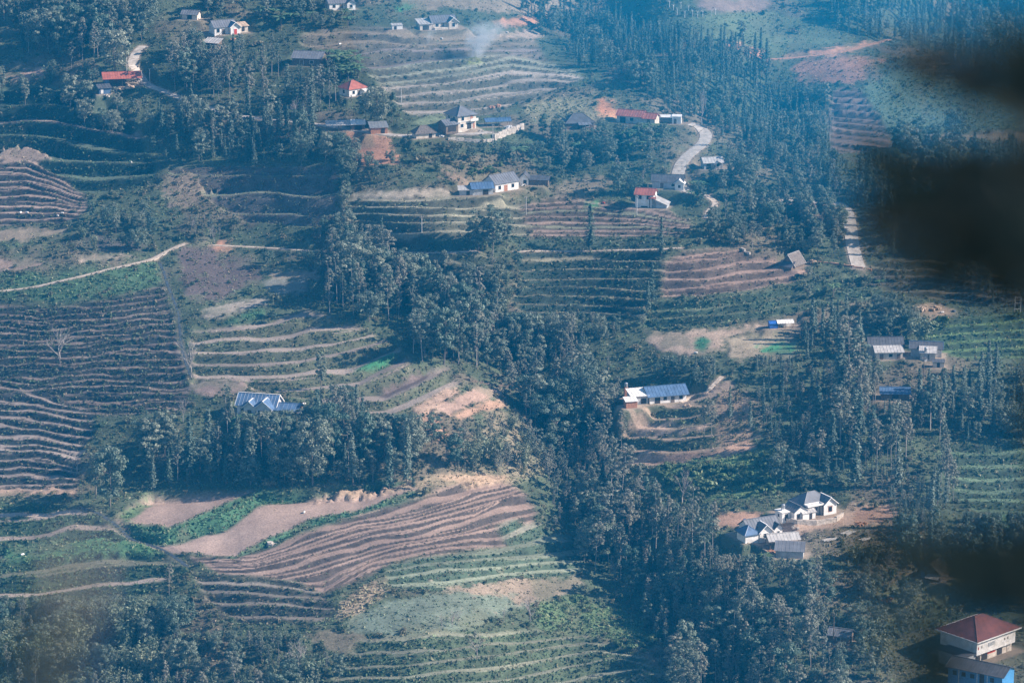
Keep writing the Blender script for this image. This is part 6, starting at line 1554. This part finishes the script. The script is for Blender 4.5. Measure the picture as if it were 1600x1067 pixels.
fr = [  # left end u, v, right end u, v, half height, distance, number of leaves: each is a twig of leaves reaching in from the right
 (1360, 62, 1650, 150, 11, 3.2, 20), (1440, 45, 1650, 95, 16, 2.9, 14), (1400, 110, 1650, 190, 10, 3.0, 9), (1325, 236, 1650, 248, 11, 3.2, 16), (1350, 272, 1650, 285, 18, 2.9, 20), (1305, 338, 1650, 318, 14, 3.2, 22), (1345, 368, 1650, 350, 18, 2.9, 18), (1390, 408, 1650, 400, 20, 3.0, 13), (1450, 445, 1650, 435, 18, 3.0, 8),
 (1585, -10, 1640, 460, 22, 3.2, 30), (1605, 470, 1645, 800, 20, 3.2, 11), (1380, 862, 1650, 868, 14, 2.8, 17), (1420, 885, 1650, 895, 20, 2.8, 20), (1480, 935, 1650, 930, 22, 2.8, 14), (1290, 868, 1420, 870, 8, 2.8, 3), (1350, 990, 1480, 1050, 30, 2.7, 10), (1600, 840, 1650, 940, 26, 3.0, 10)]
ends = []
for ua, va, ub, vb, sv_, d, n_ in fr:
    ends.append((near_pt(ua, va, d), near_pt(ub + 60, vb, d)))
    for i in range(int(n_ * 1.25)):
        t = r_.uniform() ** .62
        p = near_pt(ua + (ub - ua) * t, va + (vb - va) * t + r_.normal() * sv_ * (.5 + .5 * t), d + r_.normal() * .3)
        LC.append(tuple(p - root)); LN.append(r_.normal(size=3) + np.array((0, -.9, .6))); LS.append(.035)
for i in range(4600):                              # dense unseen crown, added to shade the leaves in view
    a = r_.normal(size=3); a /= np.linalg.norm(a); q = r_.uniform(.25, 1) ** .4
    p = np.array((3.0, 3.6, CAM_Z + .4)) + a * q * np.array((1.9, 2.4, 2.3))
    if p[0] < .19 * p[1] + .1: continue
    LC.append(tuple(Vector(p) - root)); LN.append(r_.normal(size=3) + np.array((0, 0, .8))); LS.append(.13)
Vq, Fq = leaf_quads(np.array(LC), np.array(LN), np.array(LS), r_, 1.9)
o = link('leaves', mesh_np('leaves', Vq, Fq, [M['near_leaf']]), near); o['kind'] = 'stuff'
for e_, f_ in ends:
    s = Vector((2.7, 4.5, f_.z + .25 + r_.normal() * .2))
    mb = MB(); mb.tube([L(s), L(f_), L((f_ + e_) / 2), L(e_)], .012, .002, 5); mb.build('branch', M['bark'], near)
# a thin stalk at the lower left, closer still
b0 = near_pt(95, 1250, 1.9); st = empty('weed_stalk', (b0.x, b0.y, b0.z - .25))
o0 = Vector((b0.x, b0.y, b0.z - .25))
pts = [Vector((b0.x, b0.y, b0.z - .25)), near_pt(80, 1180, 1.9), near_pt(98, 1040, 1.92), near_pt(118, 940, 1.95), near_pt(122, 850, 1.97)]
mb = MB(); mb.tube([tuple(p - o0) for p in pts], .010, .005, 6); mb.build('stem', M['bark_pale'], st, True)
C_ = []; N_ = []; S_ = []
for u, v, n_ in ((118, 930, 4), (70, 1040, 5), (45, 1060, 4), (150, 1010, 2)):
    for i in range(n_):
        p = near_pt(u + r_.normal() * 18, v + r_.normal() * 24, 1.93 + r_.normal() * .03); C_.append(tuple(p - o0)); N_.append(r_.normal(size=3) + np.array((.4, -.6, .5))); S_.append(.016)
Vq, Fq = leaf_quads(np.array(C_), np.array(N_), np.array(S_), r_, 2.0)
link('leaves', mesh_np('leaves', Vq, Fq, [M['near_twig_leaf']]), st)
tag(st, 'faint out of focus weed stalk at the lower left', 'weed')
# ------------------------------------------------------------------ the air
lo = (-420, -30, float(GZ.min()) - 1.5); hi = (460, 1800, CAM_Z + 8)
mb = MB(); mb.box([(a + b) / 2 for a, b in zip(lo, hi)], [b - a for a, b in zip(lo, hi)])
m = bpy.data.materials.new('haze_air'); m.use_nodes = True
n = m.node_tree.nodes; n.remove(n['Principled BSDF'])
pv = n.new('ShaderNodeVolumePrincipled')
pv.inputs['Color'].default_value = (.01, .43, 1.0, 1)
pv.inputs['Density'].default_value = .00013
pv.inputs['Anisotropy'].default_value = 0.0
m.node_tree.links.new(pv.outputs[0], n['Material Output'].inputs['Volume'])
hz = mb.build('haze', m)
# added volume, thickening the blue haze over the far ravine
c0 = spot(1120, 150)
k_, m_ = 32, 14; vs = []; fs = []
for i in range(m_ + 1):
    th = math.pi * i / m_
    for j in range(k_):
        a = 6.2832 * j / k_
        vs.append((math.sin(th) * math.cos(a) * 165, math.sin(th) * math.sin(a) * 210, math.cos(th) * 85))
for i in range(m_):
    for j in range(k_):
        fs.append((i * k_ + j, (i + 1) * k_ + j, (i + 1) * k_ + (j + 1) % k_, i * k_ + (j + 1) % k_))
mb = MB(); mb.add(vs, fs)
m2 = bpy.data.materials.new('added_far_haze'); m2.use_nodes = True
n2 = m2.node_tree.nodes; n2.remove(n2['Principled BSDF'])
p2 = n2.new('ShaderNodeVolumePrincipled'); p2.inputs['Color'].default_value = (.02, .52, 1.0, 1); p2.inputs['Density'].default_value = .00085
m2.node_tree.links.new(p2.outputs[0], n2['Material Output'].inputs['Volume'])
sm = mb.build('added_far_haze', m2, None, True); sm.location = (c0.x + 20, c0.y + 30, c0.z + 30)
tag(sm, 'added thin blue haze over the far ravine', kind='stuff')
tag(hz, 'thin blue haze hanging over the whole valley side', kind='stuff')
